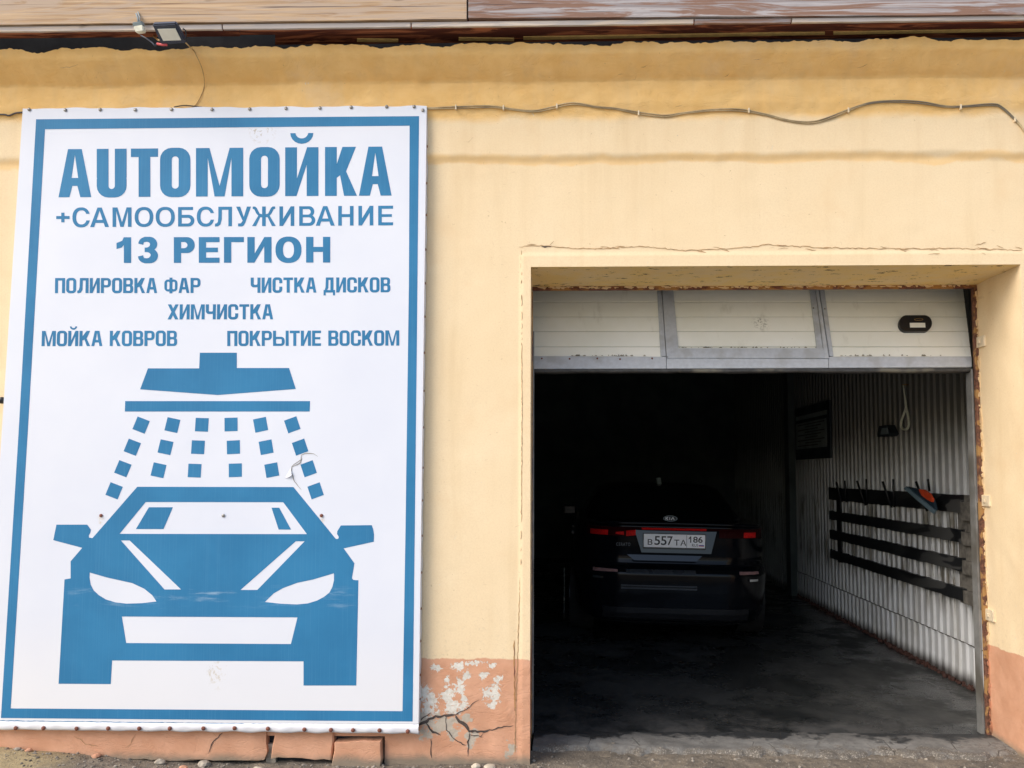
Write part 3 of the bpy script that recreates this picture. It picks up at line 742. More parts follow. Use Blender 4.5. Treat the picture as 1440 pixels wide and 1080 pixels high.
# handle
def capsule(cx, cy, hw, hh, n=40):
    return [(cx + (hw - hh * .85) * (1 if math.cos(a) > 0 else -1) + hh * .95 * math.cos(a), cy + hh * math.sin(a)) for a in [2 * math.pi * i / n + .001 for i in range(n)]]
h0 = dquad('door_handle', capsule(1287.5, 454.5, 22, 11.3), .016, .022, M['blackplastic'], .0)
hh_ = [(1279.5, 454), (1301, 454), (1301.5, 460.5), (1280, 460.5)]
x0 = [dp(x, y, .018) for x, y in hh_]; bm = prism(x0, [v + Vector((0, .003, 0)) for v in x0])
o = link('handle_window', bm_mesh('handle_window', bm), M['slat'], h0); o.location = -world_loc(h0)
x0 = [dp(x, y, .018) for x, y in [(1292 + 6.5 * math.cos(a), 449.3 + 1.9 * math.sin(a)) for a in [i * math.pi / 10 for i in range(20)]]]
x1 = [dp(x, y, .018) for x, y in [(1292 + 5.2 * math.cos(a), 449.3 + 1.0 * math.sin(a)) for a in [i * math.pi / 10 for i in range(20)]]]
o = link('handle_badge', mesh('handle_badge', x0 + x1, [(i, (i + 1) % 20, 20 + (i + 1) % 20, 20 + i) for i in range(20)]), M['chrome'], h0); o.location = -world_loc(h0)
# guide rails
zrt = at(1370, 519, DEP + .03).z
M['rail'] = simple('dirty_galvanised', (.26, .26, .25), .5, .3, var=.2, nsc=12, bump=.0005, dark=(.15, .14, .12))
for sx, xx in ((1, OR_ - .036), (-1, OLI + .008)):
    a, b_ = (xx + .003, xx + .014) if sx > 0 else (xx - .006, xx + .004)
    bm = bmesh.new(); box_bm(bm, a, b_, DEP + .024, DEP + .030, .0, zrt if sx > 0 else 2.35, .001); box_bm(bm, (a if sx < 0 else b_ - .004), (a + .004 if sx < 0 else b_), DEP + .0305, DEP + .10, .0, zrt if sx > 0 else 2.35, .001)
    link('guide_rail', bm_mesh('guide_rail', bm), M['rail'], od)
# the sections already rolled overhead
box('upper_section', OL + .02, OR_ - .06, DEP + .42, DEP + 2.6, 2.66, 2.70, M['alu'], od, .003)

# ------------------------------------------------------------------ banner
sg = thing('car_wash_banner', 'large white banner with blue car wash lettering and a car under a shower', 'banner', at(290, 1030, YS))
TLc, TRc, BRc, BLc = (32, 152.5), (600, 149), (588.5, 1018), (-24, 1014)
def banner_body():
    nx, nz = 60, 90; vs = []; fs = []
    for i in range(nx + 1):
        for j in range(nz + 1):
            u, v = i / nx, j / nz
            x = (TLc[0] * (1 - u) + TRc[0] * u) * (1 - v) + (BLc[0] * (1 - u) + BRc[0] * u) * v
            y = (TLc[1] * (1 - u) + TRc[1] * u) * (1 - v) + (BLc[1] * (1 - u) + BRc[1] * u) * v
            vs.append(at(x, y + (.6 * math.sin(u * 37) + .5 * math.sin(u * 83)) * (v == 0), YS))
    for i in range(nx):
        for j in range(nz):
            a = i * (nz + 1) + j; fs.append((a, a + 1, a + nz + 2, a + nz + 1))
    n0 = len(vs)
    per = [i * (nz + 1) for i in range(nx + 1)] + [nx * (nz + 1) + j for j in range(1, nz + 1)] + [i * (nz + 1) + nz for i in range(nx - 1, -1, -1)] + [j for j in range(nz - 1, 0, -1)]
    for k, p in enumerate(per):
        q = vs[p].copy(); q.y = -.004; q.x += math.sin(k * 1.3) * .0015; vs.append(q)
    m = len(per)
    for k in range(m): fs.append((per[k], n0 + k, n0 + (k + 1) % m, per[(k + 1) % m]))
    link('banner_sheet', mesh('banner_sheet', vs, fs), M['vinyl'], sg)
    # folded hem at the bottom with wrinkles round the screws
    n = 260; vs = []; fs = []; sx = [22, 61, 107.6, 152, 195.7, 238.7, 286, 329.7, 376.7, 428, 465.3, 496.4, 533.7, 573.4]
    for i in range(n + 1):
        u = i / n; px = -24 + (588.8 + 24) * u; y0 = 1014 + 4.5 * u; y1 = 1025.2 + 6 * u
        dmin = min(abs(px - s) for s in sx); bulge = min(1, dmin / 18)
        y1 += .9 * math.sin(px * .13) * .6 + bulge * .8
        for k, (t, out) in enumerate(((0, -.0015), (.12, .004), (.45, .007 + .004 * bulge), (.8, .006 + .005 * bulge * math.sin(px * .21)), (1, .002), (1, -.03))):
            p = at(px, y0 + (y1 - y0) * t, YS); p.y = YS - out if out > -.01 else -.012; vs.append(p)
    for i in range(n):
        for k in range(5): a = i * 6 + k; fs.append((a, a + 1, a + 7, a + 6))
    link('banner_hem', mesh('banner_hem', vs, fs, True), M['vinyl'], sg)
banner_body()
ribbon('hem_shadow_line', [(-24, 1013), (200, 1016), (400, 1018.5), (587, 1020)], .8, M['blue'], 3, Y=YS - .002, parent=sg, jit=.3)

# --- flat print
def flat(name, polys, holes, Y, mat, parent, mapf=None, local=False):
    """union of polys minus holes, triangulated without overlaps; polys in 2D, mapf -> 3D"""
    V = []; F = []
    for P in list(polys) + list(holes):
        s = len(V); V += [Vector(p) for p in P]; F.append(list(range(s, len(V))))
    ov, oe, of, a_, b_, c2 = delaunay_2d_cdt(V, [], F, 1, 1e-6)
    def inside(p, P):
        r = False; n = len(P); j = n - 1
        for i in range(n):
            if (P[i][1] > p[1]) != (P[j][1] > p[1]) and p[0] < (P[j][0] - P[i][0]) * (p[1] - P[i][1]) / (P[j][1] - P[i][1]) + P[i][0]: r = not r
            j = i
        return r
    keep = []
    for f in of:
        c = sum((ov[i] for i in f), Vector((0, 0))) / len(f)
        if any(inside(c, P) for P in polys) and not any(inside(c, P) for P in holes): keep.append(tuple(f))
    mapf = mapf or (lambda p: at(p[0], p[1], Y))
    me = mesh(name, [mapf(v) for v in ov], keep)
    bm = bmesh.new(); bm.from_mesh(me); bmesh.ops.delete(bm, geom=[v for v in bm.verts if not v.link_faces], context='VERTS'); bm.to_mesh(me); bm.free()
    return link(name, me, mat, parent, local)
YP = YS - .0008
def rrect(x0, y0, x1, y1, r, n=5):
    r = min(r, (x1 - x0) / 2, (y1 - y0) / 2); out = []
    for cx, cy, a0 in ((x1 - r, y1 - r, 0), (x0 + r, y1 - r, 90), (x0 + r, y0 + r, 180), (x1 - r, y0 + r, 270)):
        for k in range(n + 1):
            a = math.radians(a0 + 90 * k / n); out.append((cx + r * math.cos(a), cy + r * math.sin(a)))
    return out
def rect(x0, y0, x1, y1): return [(x0, y0), (x1, y0), (x1, y1), (x0, y1)]
def half_round(x0, y0, x1, y1, r, right=True, n=5):
    """rectangle with only its right corners rounded"""
    r = min(r, (x1 - x0), (y1 - y0) / 2); out = [(x0, y0)]
    for cx, cy, a0 in ((x1 - r, y0 + r, 270), (x1 - r, y1 - r, 0)):
        for k in range(n + 1):
            a = math.radians(a0 + 90 * k / n); out.append((cx + r * math.cos(a), cy + r * math.sin(a)))
    return out + [(x0, y1)]
def glyph(ch, w, s, t):
    """condensed heavy capitals; unit height, width w, stem s, bar t"""
    A, S = [], []; R = min(.24, w * .42); ri = .07
    if ch in 'AА':
        A.append([(0, 0), (.29 * w, 1), (.71 * w, 1), (w, 0)])
        S.append([(w / 2 - .1 * w, .40), (w / 2 + .1 * w, .40), (w / 2, .88)])
        S.append([(s * .93, 0), (s * 1.18, .235), (w - s * 1.18, .235), (w - s * .93, 0)])
    elif ch == '\u0001': pass
    elif ch in 'OО': A.append(rrect(0, -.01, w, 1.01, R)); S.append(rrect(s, t * .95, w - s, 1 - t * .95, ri))
    elif ch == 'U': A += [rrect(0, -.01, w, .6, R), rect(0, .4, w, 1)]; S += [rrect(s, t * .95, w - s, .8, ri), rect(s, .6, w - s, 1.01)]
    elif ch in 'TТ': A += [rect(0, 1 - t, w, 1), rect(w / 2 - s / 2, 0, w / 2 + s / 2, 1 - t * .5)]
    elif ch in 'МM':
        A.append(rect(0, 0, w, 1)); S.append([(s, -.01), (s, .80), (w / 2 - s * .42, -.01)]); S.append([(w - s, -.01), (w - s, .80), (w / 2 + s * .42, -.01)])
        S.append([(s * 1.02 + .03, 1.01), (w - s * 1.02 - .03, 1.01), (w / 2, .22)])
    elif ch in 'ИЙ':
        A.append(rect(0, 0, w, 1)); S.append([(s, 1.01), (w - s * .95, 1.01), (s, .36)][::1]); S.append([(w - s, -.01), (s * .95, -.01), (w - s, .64)])
        if ch == 'Й':
            cx = w / 2; hw = min(.24, w * .36); n = 10
            A.append([(cx + hw * math.cos(a), 1.29 + .22 * math.sin(a)) for a in [math.pi + math.pi * i / n for i in range(n + 1)]])
            S.append([(cx + hw * .55 * math.cos(a), 1.30 + .12 * math.sin(a)) for a in [math.pi + math.pi * i / n for i in range(n + 1)]])
    elif ch == 'К':
        A.append(rect(0, 0, s, 1)); A.append([(s - .01, .36), (s - .01, .62), (w * .93 - s * 1.05, 1), (w * .97, 1), (w * .66, .50), (w, 0), (w - s * 1.1, 0), (w * .47, .42)])
    elif ch == 'П': A += [rect(0, 0, s, 1), rect(w - s, 0, w, 1), rect(s * .5, 1 - t, w - s * .5, 1)]
    elif ch == 'Г': A += [rect(0, 0, s, 1), rect(s * .5, 1 - t, w, 1)]
    elif ch == 'Л':
        A += [rect(w - s, 0, w, 1), rect(w * .22, 1 - t, w - s * .5, 1)]
        A.append([(w * .22, 1), (w * .22 + s, 1), (w * .22 + s * .9, .22), (s * .8 + w * .1, .03), (s * .3, -.01), (0, 0), (0, t), (w * .13, t * 1.2), (w * .2, .4)])
    elif ch == 'Р': A += [rect(0, 0, s, 1), half_round(s * .5, .38, w, 1, R)]; S.append(rrect(s, .38 + t * .9, w - s, 1 - t * .95, ri))
    elif ch == 'В':
        A += [rect(0, 0, s, 1), half_round(s * .5, 0, w, .56, R * .85), half_round(s * .5, .46, w * .97, 1, R * .85)]
        S += [rrect(s, t * .9, w - s, .5 - t * .42, ri), rrect(s, .52 + t * .42, w - s * 1.05, 1 - t * .9, ri)]
    elif ch == 'Ф':
        A += [rrect(0, .10, w, .90, R), rect(w / 2 - s / 2, -.02, w / 2 + s / 2, 1.02)]
        S += [rrect(s * .85, .10 + t * .9, w / 2 - s * .5, .90 - t * .9, ri), rrect(w / 2 + s * .5, .10 + t * .9, w - s * .85, .90 - t * .9, ri)]
    elif ch == 'Ч': A += [rect(w - s, 0, w, 1), rrect(0, .36, w - s * .4, .9, R * .8), rect(0, .62, s, 1)]; S += [rrect(s, .36 + t * 1.0, w - s, .9, ri), rect(s, .7, w - s, 1.01)]
    elif ch == 'С':
        A.append(rrect(0, -.01, w, 1.01, R)); S.append(rrect(s, t * .95, w - s, 1 - t * .95, ri)); S.append(rect(w - s * 1.02, .40, w + .01, .63))
    elif ch == 'Д':
        A += [rect(w * .86 - s, 0, w * .86, 1), rect(w * .2, 1 - t, w * .8, 1), rect(0, 0, w, t), rect(0, -.19, s * .7, t * .5), rect(w - s * .7, -.19, w, t * .5)]
        A.append([(w * .2, 1), (w * .2 + s * .9, 1), (w * .2 + s * .8, .3), (s * .95, t * .5), (w * .08, t * .5), (w * .17, .35)])
    elif ch == 'Х': A += [[(0, 0), (s * 1.12, 0), (w, 1), (w - s * 1.12, 1)], [(0, 1), (s * 1.12, 1), (w, 0), (w - s * 1.12, 0)]]
    elif ch == 'Е': A += [rect(0, 0, s, 1), rect(s * .5, 1 - t, w, 1), rect(s * .5, 0, w, t), rect(s * .5, .5 - t * .45, w * .92, .5 + t * .45)]
    elif ch == 'Ь': A += [rect(0, 0, s, 1), half_round(s * .5, 0, w, .60, R)]; S.append(rrect(s, t * .9, w - s, .60 - t * .9, ri))
    elif ch == 'Ы':
        ww = w - s * 1.3; A += [rect(0, 0, s, 1), half_round(s * .5, 0, ww, .60, R), rect(w - s, 0, w, 1)]; S.append(rrect(s, t * .9, ww - s, .60 - t * .9, ri))
    return A, S
WD = {'Ф': 1.3, 'М': 1.38, 'Ы': 1.55, 'Л': 1.12, 'Д': 1.18, 'А': 1.08, 'Т': .98, 'Х': 1.08, 'Г': .85, 'Е': .88, ' ': .5, 'К': 1.08}
def ell(x0, y0, x1, y1, n=28): return [((x0 + x1) / 2 + (x1 - x0) / 2 * math.copysign(abs(math.cos(a)) ** .88, math.cos(a)), (y0 + y1) / 2 + (y1 - y0) / 2 * math.copysign(abs(math.sin(a)) ** .88, math.sin(a))) for a in [2 * math.pi * (i + .5) / n for i in range(n)]]
def bowl(x0, y0, x1, y1, rx, n=8):
    out = [(x0, y0)]
    for k in range(2 * n + 1):
        a = -math.pi / 2 + math.pi * k / (2 * n); out.append((x1 - rx + rx * math.cos(a), (y0 + y1) / 2 + (y1 - y0) / 2 * math.sin(a)))
    return out + [(x0, y1)]
def glyph_wide(ch, w, s, t):
    """open grotesque capitals with round bowls"""
    A, S = [], []
    if ch == 'А':
        k = .5 * w - s * .58; L = s * 1.12; ap = .84; f = lambda y: L + (w / 2 - L) * y / ap
        A.append([(0, 0), (k, 1), (w - k, 1), (w, 0)]); yb = .21
        S += [[(L, -.001), (f(yb), yb), (w - f(yb), yb), (w - L, -.001)], [(f(yb + t), yb + t), (w - f(yb + t), yb + t), (w / 2, ap)]]
    elif ch == 'О': A.append(ell(0, -.015, w, 1.015)); S.append(ell(s * 1.03, t * .9, w - s * 1.03, 1 - t * .9))
    elif ch == 'С': A.append(ell(0, -.015, w * 1.04, 1.015)); S += [ell(s * 1.03, t * .9, w * 1.04 - s * .9, 1 - t * .9), [(w * .72, .5), (w * 1.1, .36), (w * 1.1, .66)], [(w * .70, .345), (w * 1.1, .345), (w * 1.1, .68), (w * .70, .68)]]
    elif ch == 'М': A.append(rect(0, 0, w, 1)); S += [[(s, -.01), (s, .82), (w / 2 - s * .45, -.01)], [(w - s, -.01), (w - s, .82), (w / 2 + s * .45, -.01)], [(s * 1.35, 1.01), (w - s * 1.35, 1.01), (w / 2, .24)]]
    elif ch == 'Б': A += [rect(0, 0, s, 1), rect(s * .5, 1 - t, w * .92, 1), bowl(s * .5, 0, w, .60, w * .36)]; S.append(bowl(s, t, w - s, .60 - t, w * .2))
    elif ch == 'Л':
        A += [rect(w - s, 0, w, 1), rect(w * .20, 1 - t, w - s * .5, 1), [(w * .20, 1), (w * .20 + s, 1), (w * .20 + s * .95, .35), (w * .16 + s * .8, .10), (w * .1 + s * .4, .0), (0, -.015), (0, t * .85), (w * .10, t * 1.0), (w * .17, .22), (w * .2, .5)]]
    elif ch == 'У':
        A += [[(0, 1), (s * 1.15, 1), (w * .56, .37), (w * .42, .30)], [(w - s * 1.12, 1), (w, 1), (w * .62, .18), (w * .52, .04), (w * .40, -.015), (w * .13, -.01), (w * .13, t * .9), (w * .32, t * .95), (w * .42, .25)]]
    elif ch == 'Ж':
        c = w / 2; A.append(rect(c - s / 2, 0, c + s / 2, 1))
        for m in (1, -1):
            g = lambda x: c + m * x
            A += [[(g(0), .46), (g(0), .58), (g(w * .18), .64), (g(w * .30), .93), (g(w * .37), 1), (g(w * .47), 1.0), (g(w * .47), 1 - t * .8), (g(w * .41), .93 - t * .4), (g(w * .33), .66), (g(w * .24), .53), (g(w * .5), 0), (g(w * .5 - s * 1.1), 0), (g(w * .16), .45)]]
    elif ch == 'В':
        A += [rect(0, 0, s, 1), bowl(s * .5, 0, w, .56, w * .36), bowl(s * .5, .46, w * .94, 1, w * .32)]
        S += [bowl(s, t * .95, w - s, .50 - t * .42, w * .18), bowl(s, .50 + t * .48, w * .94 - s, 1 - t * .95, w * .16)]
    elif ch == 'Р': A += [rect(0, 0, s, 1), bowl(s * .5, .38, w, 1, w * .36)]; S.append(bowl(s, .38 + t * .95, w - s, 1 - t * .95, w * .16))
    elif ch == 'Н': A += [rect(0, 0, s, 1), rect(w - s, 0, w, 1), rect(s * .5, .5 - t * .42, w - s * .5, .5 + t * .55)]
    elif ch == '+': A += [rect(0, .5 - t * .5, w, .5 + t * .5), rect(w / 2 - s * .45, .5 - w * .5 * .72, w / 2 + s * .45, .5 + w * .5 * .72)]
    elif ch == '1': A += [rect(w - s, 0, w, 1), [(0, .54), (0, .78), (w * .38, .86), (w - s, 1), (w - s * .4, 1), (w - s * .4, .70), (w - s, .70), (w * .35, .60)]]
    elif ch == '3':
        A += [bowl(w * .32, -.015, w, .57, w * .42), bowl(w * .32, .45, w * .96, 1.015, w * .38), ell(0, -.015, w * .9, .62), ell(w * .02, .40, w * .9, 1.015)]
        S += [bowl(w * .30, t * .95, w - s, .50 - t * .40, w * .22), bowl(w * .30, .50 + t * .48, w * .96 - s, 1 - t * .95, w * .2), rect(-.01, .32, w * .34, .70), ell(w * .27, t * .9, w * .6, .40), ell(w * .27, .62, w * .6, 1 - t * .9), [(-.01, .25), (w * .28, .30), (w * .3, .4), (-.01, .4)], [(-.01, .6), (w * .3, .6), (w * .28, .70), (-.01, .76)]]
    else: return glyph(ch, w, s, t)
    return A, S
def text_line(name, txt, TL, TR, BR, BL, s=.2, t=.165, gap=.075, extents=None, G=None):
    """TL..BL: photo-pixel corners of the cap-height box"""
    def mp(X, Y_, W):
        u = X / W; xt = TL[0] + (TR[0] - TL[0]) * u; yt = TL[1] + (TR[1] - TL[1]) * u; xb = BL[0] + (BR[0] - BL[0]) * u; yb = BL[1] + (BR[1] - BL[1]) * u
        return (xb + (xt - xb) * Y_, yb + (yt - yb) * Y_)
    hpx = BL[1] - TL[1]; W = (BR[0] - BL[0]) / hpx
    if extents: items = [(c, (a - BL[0]) / hpx, (b - BL[0]) / hpx) for c, a, b in extents]
    else:
        tot = sum(WD.get(c, 1) for c in txt); k = (W - gap * (len(txt) - 1)) / tot; x = 0; items = []
        for c in txt:
            ww = WD.get(c, 1) * k; items.append((c, x, x + ww)); x += ww + gap
    polys = []; holes = []; Vs = []; Fs = []
    root = None; allv = []; allf = []
    for c, a, b in items:
        if c == ' ': continue
        A, S = (G or glyph)(c, b - a, s, t)
        A = [[mp(a + x, y, W) for x, y in P] for P in A]; S = [[mp(a + x, y, W) for x, y in P] for P in S]
        o = flat('tmp', A, S, YP, None, None); off = len(allv)
        allv += [v.co.copy() for v in o.data.vertices]; allf += [tuple(i + off for i in p.vertices) for p in o.data.polygons]
        me = o.data; bpy.data.objects.remove(o); bpy.data.meshes.remove(me)
    return link(name, mesh(name, allv, allf), M['blue'], sg)
text_line('printed_title', '', (82.2, 209.8), (550.7, 206), (550.7, 275), (82.2, 277.4), .245, .175, extents=[
    ('A', 82.2, 128.3), ('U', 136, 178), ('T', 184, 222.3), ('O', 225, 267.8), ('М', 275.5, 342), ('О', 350.5, 393.3), ('Й', 401, 447.8), ('К', 457, 502), ('А', 504.7, 550.7)])
text_line('printed_line', 'ПОЛИРОВКА ФАР', (77.5, 391), (282, 390.8), (282, 412), (77.2, 412.2))
text_line('printed_line', 'ЧИСТКА ДИСКОВ', (352.5, 390.3), (549, 390), (549, 411), (352.5, 411.8))
text_line('printed_line', 'ХИМЧИСТКА', (236, 428), (384, 427.8), (384, 449), (235.5, 449.2))
text_line('printed_line', 'МОЙКА КОВРОВ', (59, 465.3), (249, 465), (249, 486.5), (58.3, 486.8))
text_line('printed_line', 'ПОКРЫТИЕ ВОСКОМ', (319.5, 465.3), (561.5, 464.5), (561.5, 486), (319.5, 486.6))
def font_mesh(txt, offset=.0, spacing=1.):
    c = bpy.data.curves.new('t', 'FONT'); c.body = txt; c.offset = offset; c.resolution_u = 5; c.space_character = spacing
    o = bpy.data.objects.new('t', c); COL.objects.link(o); bpy.context.view_layer.update()
    m = o.to_mesh(); V = [v.co.copy() for v in m.vertices]; F = [tuple(p.vertices) for p in m.polygons]
    o.to_mesh_clear(); bpy.data.objects.remove(o); bpy.data.curves.remove(c)
    x0 = min(v.x for v in V); x1 = max(v.x for v in V); y0 = min(v.y for v in V); y1 = max(v.y for v in V)
    return [((v.x - x0) / (x1 - x0), (v.y - y0) / (y1 - y0)) for v in V], F
def font_line(name, txt, TL, TR, BR, BL, offset, spacing=1.):
    V, F = font_mesh(txt, offset, spacing); out = []
    for u, v in V:
        xt = TL[0] + (TR[0] - TL[0]) * u; yt = TL[1] + (TR[1] - TL[1]) * u; xb = BL[0] + (BR[0] - BL[0]) * u; yb = BL[1] + (BR[1] - BL[1]) * u
        out.append(at(xb + (xt - xb) * v, yb + (yt - yb) * v, YP))
    return link(name, mesh(name, out, F), M['blue'], sg)
text_line('printed_line', '', (79, 292.2), (552.7, 289.2), (552.7, 316.8), (79, 319.6), .185, .155, G=glyph_wide, extents=[
    ('+', 79, 97.8), ('С', 101.8, 125.6), ('А', 126.7, 153.3), ('М', 158.2, 184.9), ('О', 189.3, 215.6), ('О', 218.9, 245.8), ('Б', 250.4, 273.3), ('С', 276.7, 300.4), ('Л', 302.2, 326.2), ('У', 332, 352.9),
    ('Ж', 354.4, 387.8), ('И', 392.9, 413.8), ('В', 420.7, 443.3), ('А', 444, 470.7), ('Н', 475.6, 497.1), ('И', 504, 524.9), ('Е', 531.8, 552.7)])
text_line('printed_line', '', (163.8, 333.6), (464.4, 333), (464.4, 369.2), (163.8, 369.8), .285, .20, G=glyph_wide, extents=[
    ('1', 163.8, 184.4), ('3', 193.8, 222.2), ('Р', 244.4, 273.8), ('Е', 279.5, 308.7), ('Г', 314.9, 342.9), ('И', 347.8, 381.8), ('О', 387.3, 424), ('Н', 430.4, 464.4)])
# border and pictogram
flat('printed_border', [[(50.7, 167.7), (200, 166.5), (400, 164.8), (589.3, 163.3), (586, 500), (580.2, 1014.6), (1.2, 1009.7), (26, 610)]],
     [[(63.3, 181.7), (576, 176.7), (575, 400), (570, 760), (566, 1000), (15, 996.2), (40, 590)]], YP, M['blue'], sg)
flat('printed_shower_head', [[(281, 496), (333, 496), (333, 517.5), (406.5, 517.5), (416, 547), (306, 555.5), (197, 547.5), (208, 518), (280, 518)]], [], YP, M['blue'], sg)
flat('printed_shower_bar', [[(176, 564), (436, 564), (435.5, 578.7), (175.5, 578.7)]], [], YP, M['blue'], sg)
drops = [(198.4, 597.8, 21), (242.4, 597.8, 12), (283.8, 597.3, 2), (324.9, 596.9, -2), (366.4, 597.3, -12), (411, 597.3, -20),
         (186, 628.9, 21), (232.7, 628.9, 12), (278.4, 628.9, 2), (328.2, 628.9, -3), (374.2, 628.9, -11), (422, 628.7, -20),
         (172.7, 659.1, 21), (222.9, 661.3, 12), (273.6, 661.8, 2), (330.9, 661.3, -2), (382.2, 661.1, -11), (434, 659.1, -20), (160.4, 690.2, 21), (443.8, 690.2, -20)]
for cx, cy, a in drops:
    a = math.radians(a); q = []
    for dx, dy in ((-9.2, -9.5), (9.2, -9.5), (9.2, 9.5), (-9.2, 9.5)): q.append((cx + dx * math.cos(a) - dy * math.sin(a) - dy * .03, cy + dx * math.sin(a) + dy * math.cos(a)))
    flat('printed_drop', [q], [], YP, M['blue'], sg)
body = [(193, 684.5), (412.7, 684.9), (472.2, 757.8), (474.5, 758), (476.2, 756.7), (476, 754), (474, 751), (474.3, 747), (479.3, 738.9), (522.7, 738.4), (524.8, 744), (526, 752), (525.6, 761.8), (483.3, 771.1), (498.4, 792.2), (494.9, 813.3), (497, 815.5), (504, 816), (501, 964),
        (426.8, 964), (426.8, 930), (157.6, 928.8), (155.7, 962), (82.3, 961.5), (90.7, 814.8), (99.3, 813.3), (99.3, 789.3), (115.6, 770.4), (74.9, 759.6), (79.3, 737.8), (122.7, 737.8), (127.8, 744.9), (127, 749), (124.9, 753), (125.2, 756), (130, 756.7)]
hl1 = [(126.2, 805.1), (150, 812), (186, 820), (203, 828), (214, 837), (220, 845.8), (200, 848.2), (178, 848.9), (162, 847), (149, 843), (139, 837), (131.5, 830), (127.5, 822), (125.8, 812)]
hl2 = [(469.6, 806.2), (440, 815), (417.8, 819.6), (398, 827), (385, 834.4), (372.6, 846.5), (395, 849), (417.6, 850), (433, 848.5), (446, 844.5), (456, 839), (463.4, 833), (467.5, 825), (469.6, 816)]
flat('printed_car', [body], [[(204.9, 706), (398.2, 706.2), (431.6, 751.1), (168.2, 750.7)], [(170, 760), (182.2, 760), (254.6, 828.9), (231.3, 828.9)],
     [(416, 761.1), (428.4, 761.1), (361.8, 829.6), (338.2, 829.6)], hl1, hl2, [(171.4, 867), (418.3, 868.2), (409, 905.7), (177.4, 904.2)]], YP, M['blue'], sg)
flat('printed_windscreen_mark', [[(209.3, 713.3), (243.1, 713.3), (230, 744), (191.1, 744)]], [], YP, M['blue'], sg)
flat('printed_windscreen_mark', [[(381.8, 714), (392.7, 714), (409.3, 744.7), (391.8, 744.7)]], [], YP, M['blue'], sg)
# tear in the vinyl: creases and a lifted flap
for k, pts in enumerate(([(401, 672), (409, 665), (410, 656), (418, 650), (424, 646), (424, 640), (430, 637), (441, 638), (447, 642)], [(410, 665), (414, 677), (420, 684), (424, 689)], [(424, 645), (422, 651), (410, 657)])):
    ribbon('vinyl_crease', pts, (1.3, .8), simple('crease', (.30, .28, .25), .8, bump=0), 60 + k, Y=YS - .0016, parent=sg, jit=.5)
fl_ = [at(401, 672, YS - .002), at(409, 658, YS - .002), at(410, 668, YS - .012), at(406, 671, YS - .010)]
link('torn_flap', mesh('torn_flap', fl_, [(0, 1, 2, 3)]), M['vinyl'], sg)
# screws
bm = bmesh.new(); bmesh.ops.create_uvsphere(bm, u_segments=14, v_segments=8, radius=.0095)
for v in bm.verts: v.co.y *= .55
s_z = bm_mesh('screw', bm, True); s_r = s_z.copy(); s_z.materials.append(M['screw_grey']); s_r.materials.append(M['screw_rust'])
def washer_screw(px, py, Y, me, sc=1., side=False):
    o = link('screw', me, None, sg, loc=at(px, py, Y)); o.scale = (sc,) * 3
    o.rotation_euler = (rnd.uniform(-.2, .2), rnd.uniform(-.2, .2), math.pi / 2 if side else 0)
for x, y in ((41, 154), (91.7, 154.5), (140.7, 154), (190, 154.3), (241, 153.8), (298, 153.8), (351, 153.2), (402, 152.3), (449.7, 151.6), (493.7, 150.8), (543.7, 150), (582.3, 149.8), (594.5, 154.8)):
    washer_screw(x, y, YS - .003, s_z)
for x, y in ((22, 1024), (61, 1024), (107.6, 1024.6), (152, 1024.4), (195.7, 1024.5), (238.7, 1024.5), (286, 1024.3), (329.7, 1024), (376.7, 1024.8), (428, 1026), (465.3, 1026.6), (496.4, 1026.9), (533.7, 1027.2), (573.4, 1028.5)):
    washer_screw(x, y, YS - .011, s_r, 1.15)
for y in (203, 255, 300, 349, 396.7, 444, 495, 549, 600.6, 657.6, 704, 754, 806, 857, 903, 951, 985):
    t = (y - 149) / (1018 - 149); xw = at(600 - 11.5 * t, y, YS)
    o = link('screw', s_r, None, sg, loc=(xw.x, YS + .026, xw.z)); o.scale = (.75, .75, .75); o.rotation_euler = (0, 0, math.pi / 2)
for x, y, m_ in ((142, 725, s_r), (314, 725, s_z), (452, 725, s_r)): washer_screw(x, y, YS - .003, m_, .95)
# bolt end peeping out left of the banner
bo = link('bolt', s_z, None, None, loc=at(3, 563, -.02)); bo.scale = (2, 3.5, 2)
bo.data = s_z.copy(); bo.data.materials[0] = M['blackplastic']
tag(bo, 'dark bolt head in the cream wall beside the left edge of the banner', 'bolt')

# ------------------------------------------------------------------ cables
def wall_cable(name, pts, r, mat, off=.006, side=8, parent=None):
    P = []
    for px, py in pts:
        q = at(px, py, -.03)
        for _ in range(3): q = at(px, py, -rl(q.x, q.z) - off)
        P.append(q)
    return link(name, tube_mesh(name, smooth_path(P, 6), r, side), mat, parent)
cb = thing('wall_cable', 'twin cable clipped in waves along the wall from banner to right edge', 'cable', at(600, 151, 0))
main = [(597, 152), (640, 150), (690, 149), (720, 153), (750, 155.5), (775, 150.5), (795, 145.5), (812, 145), (840, 150), (865, 152), (900, 158), (935, 162), (960, 158.5), (1000, 154), (1040, 153.5), (1075, 160), (1110, 169), (1140, 171), (1165, 165), (1195, 153), (1225, 144), (1260, 141.5), (1295, 143), (1330, 149), (1355, 149), (1395, 146), (1410, 151), (1430, 170), (1442, 186), (1460, 215)]
a = wall_cable('cable_strand', main, .0036, M['cable']); a.parent = cb; a.location = -Vector(cb.location)
a = wall_cable('cable_strand', [(x + .5, y + 2.1 + .6 * math.sin(x * .05)) for x, y in main], .0032, M['cable'], .0055); a.parent = cb; a.location = -Vector(cb.location)
for px, py in ((641, 151), (783, 149.5), (708, 151.5), (898, 159), (1053, 155.5), (1193, 155), (1351, 150.5), (1427, 168)):
    q = at(px, py, -.03); q = at(px, py, -rl(q.x, q.z) - .008)
    box('cable_clip', q.x - .004, q.x + .004, q.y - .006, q.y + .012, q.z - .013, q.z + .013, M['clip'], cb, .002)
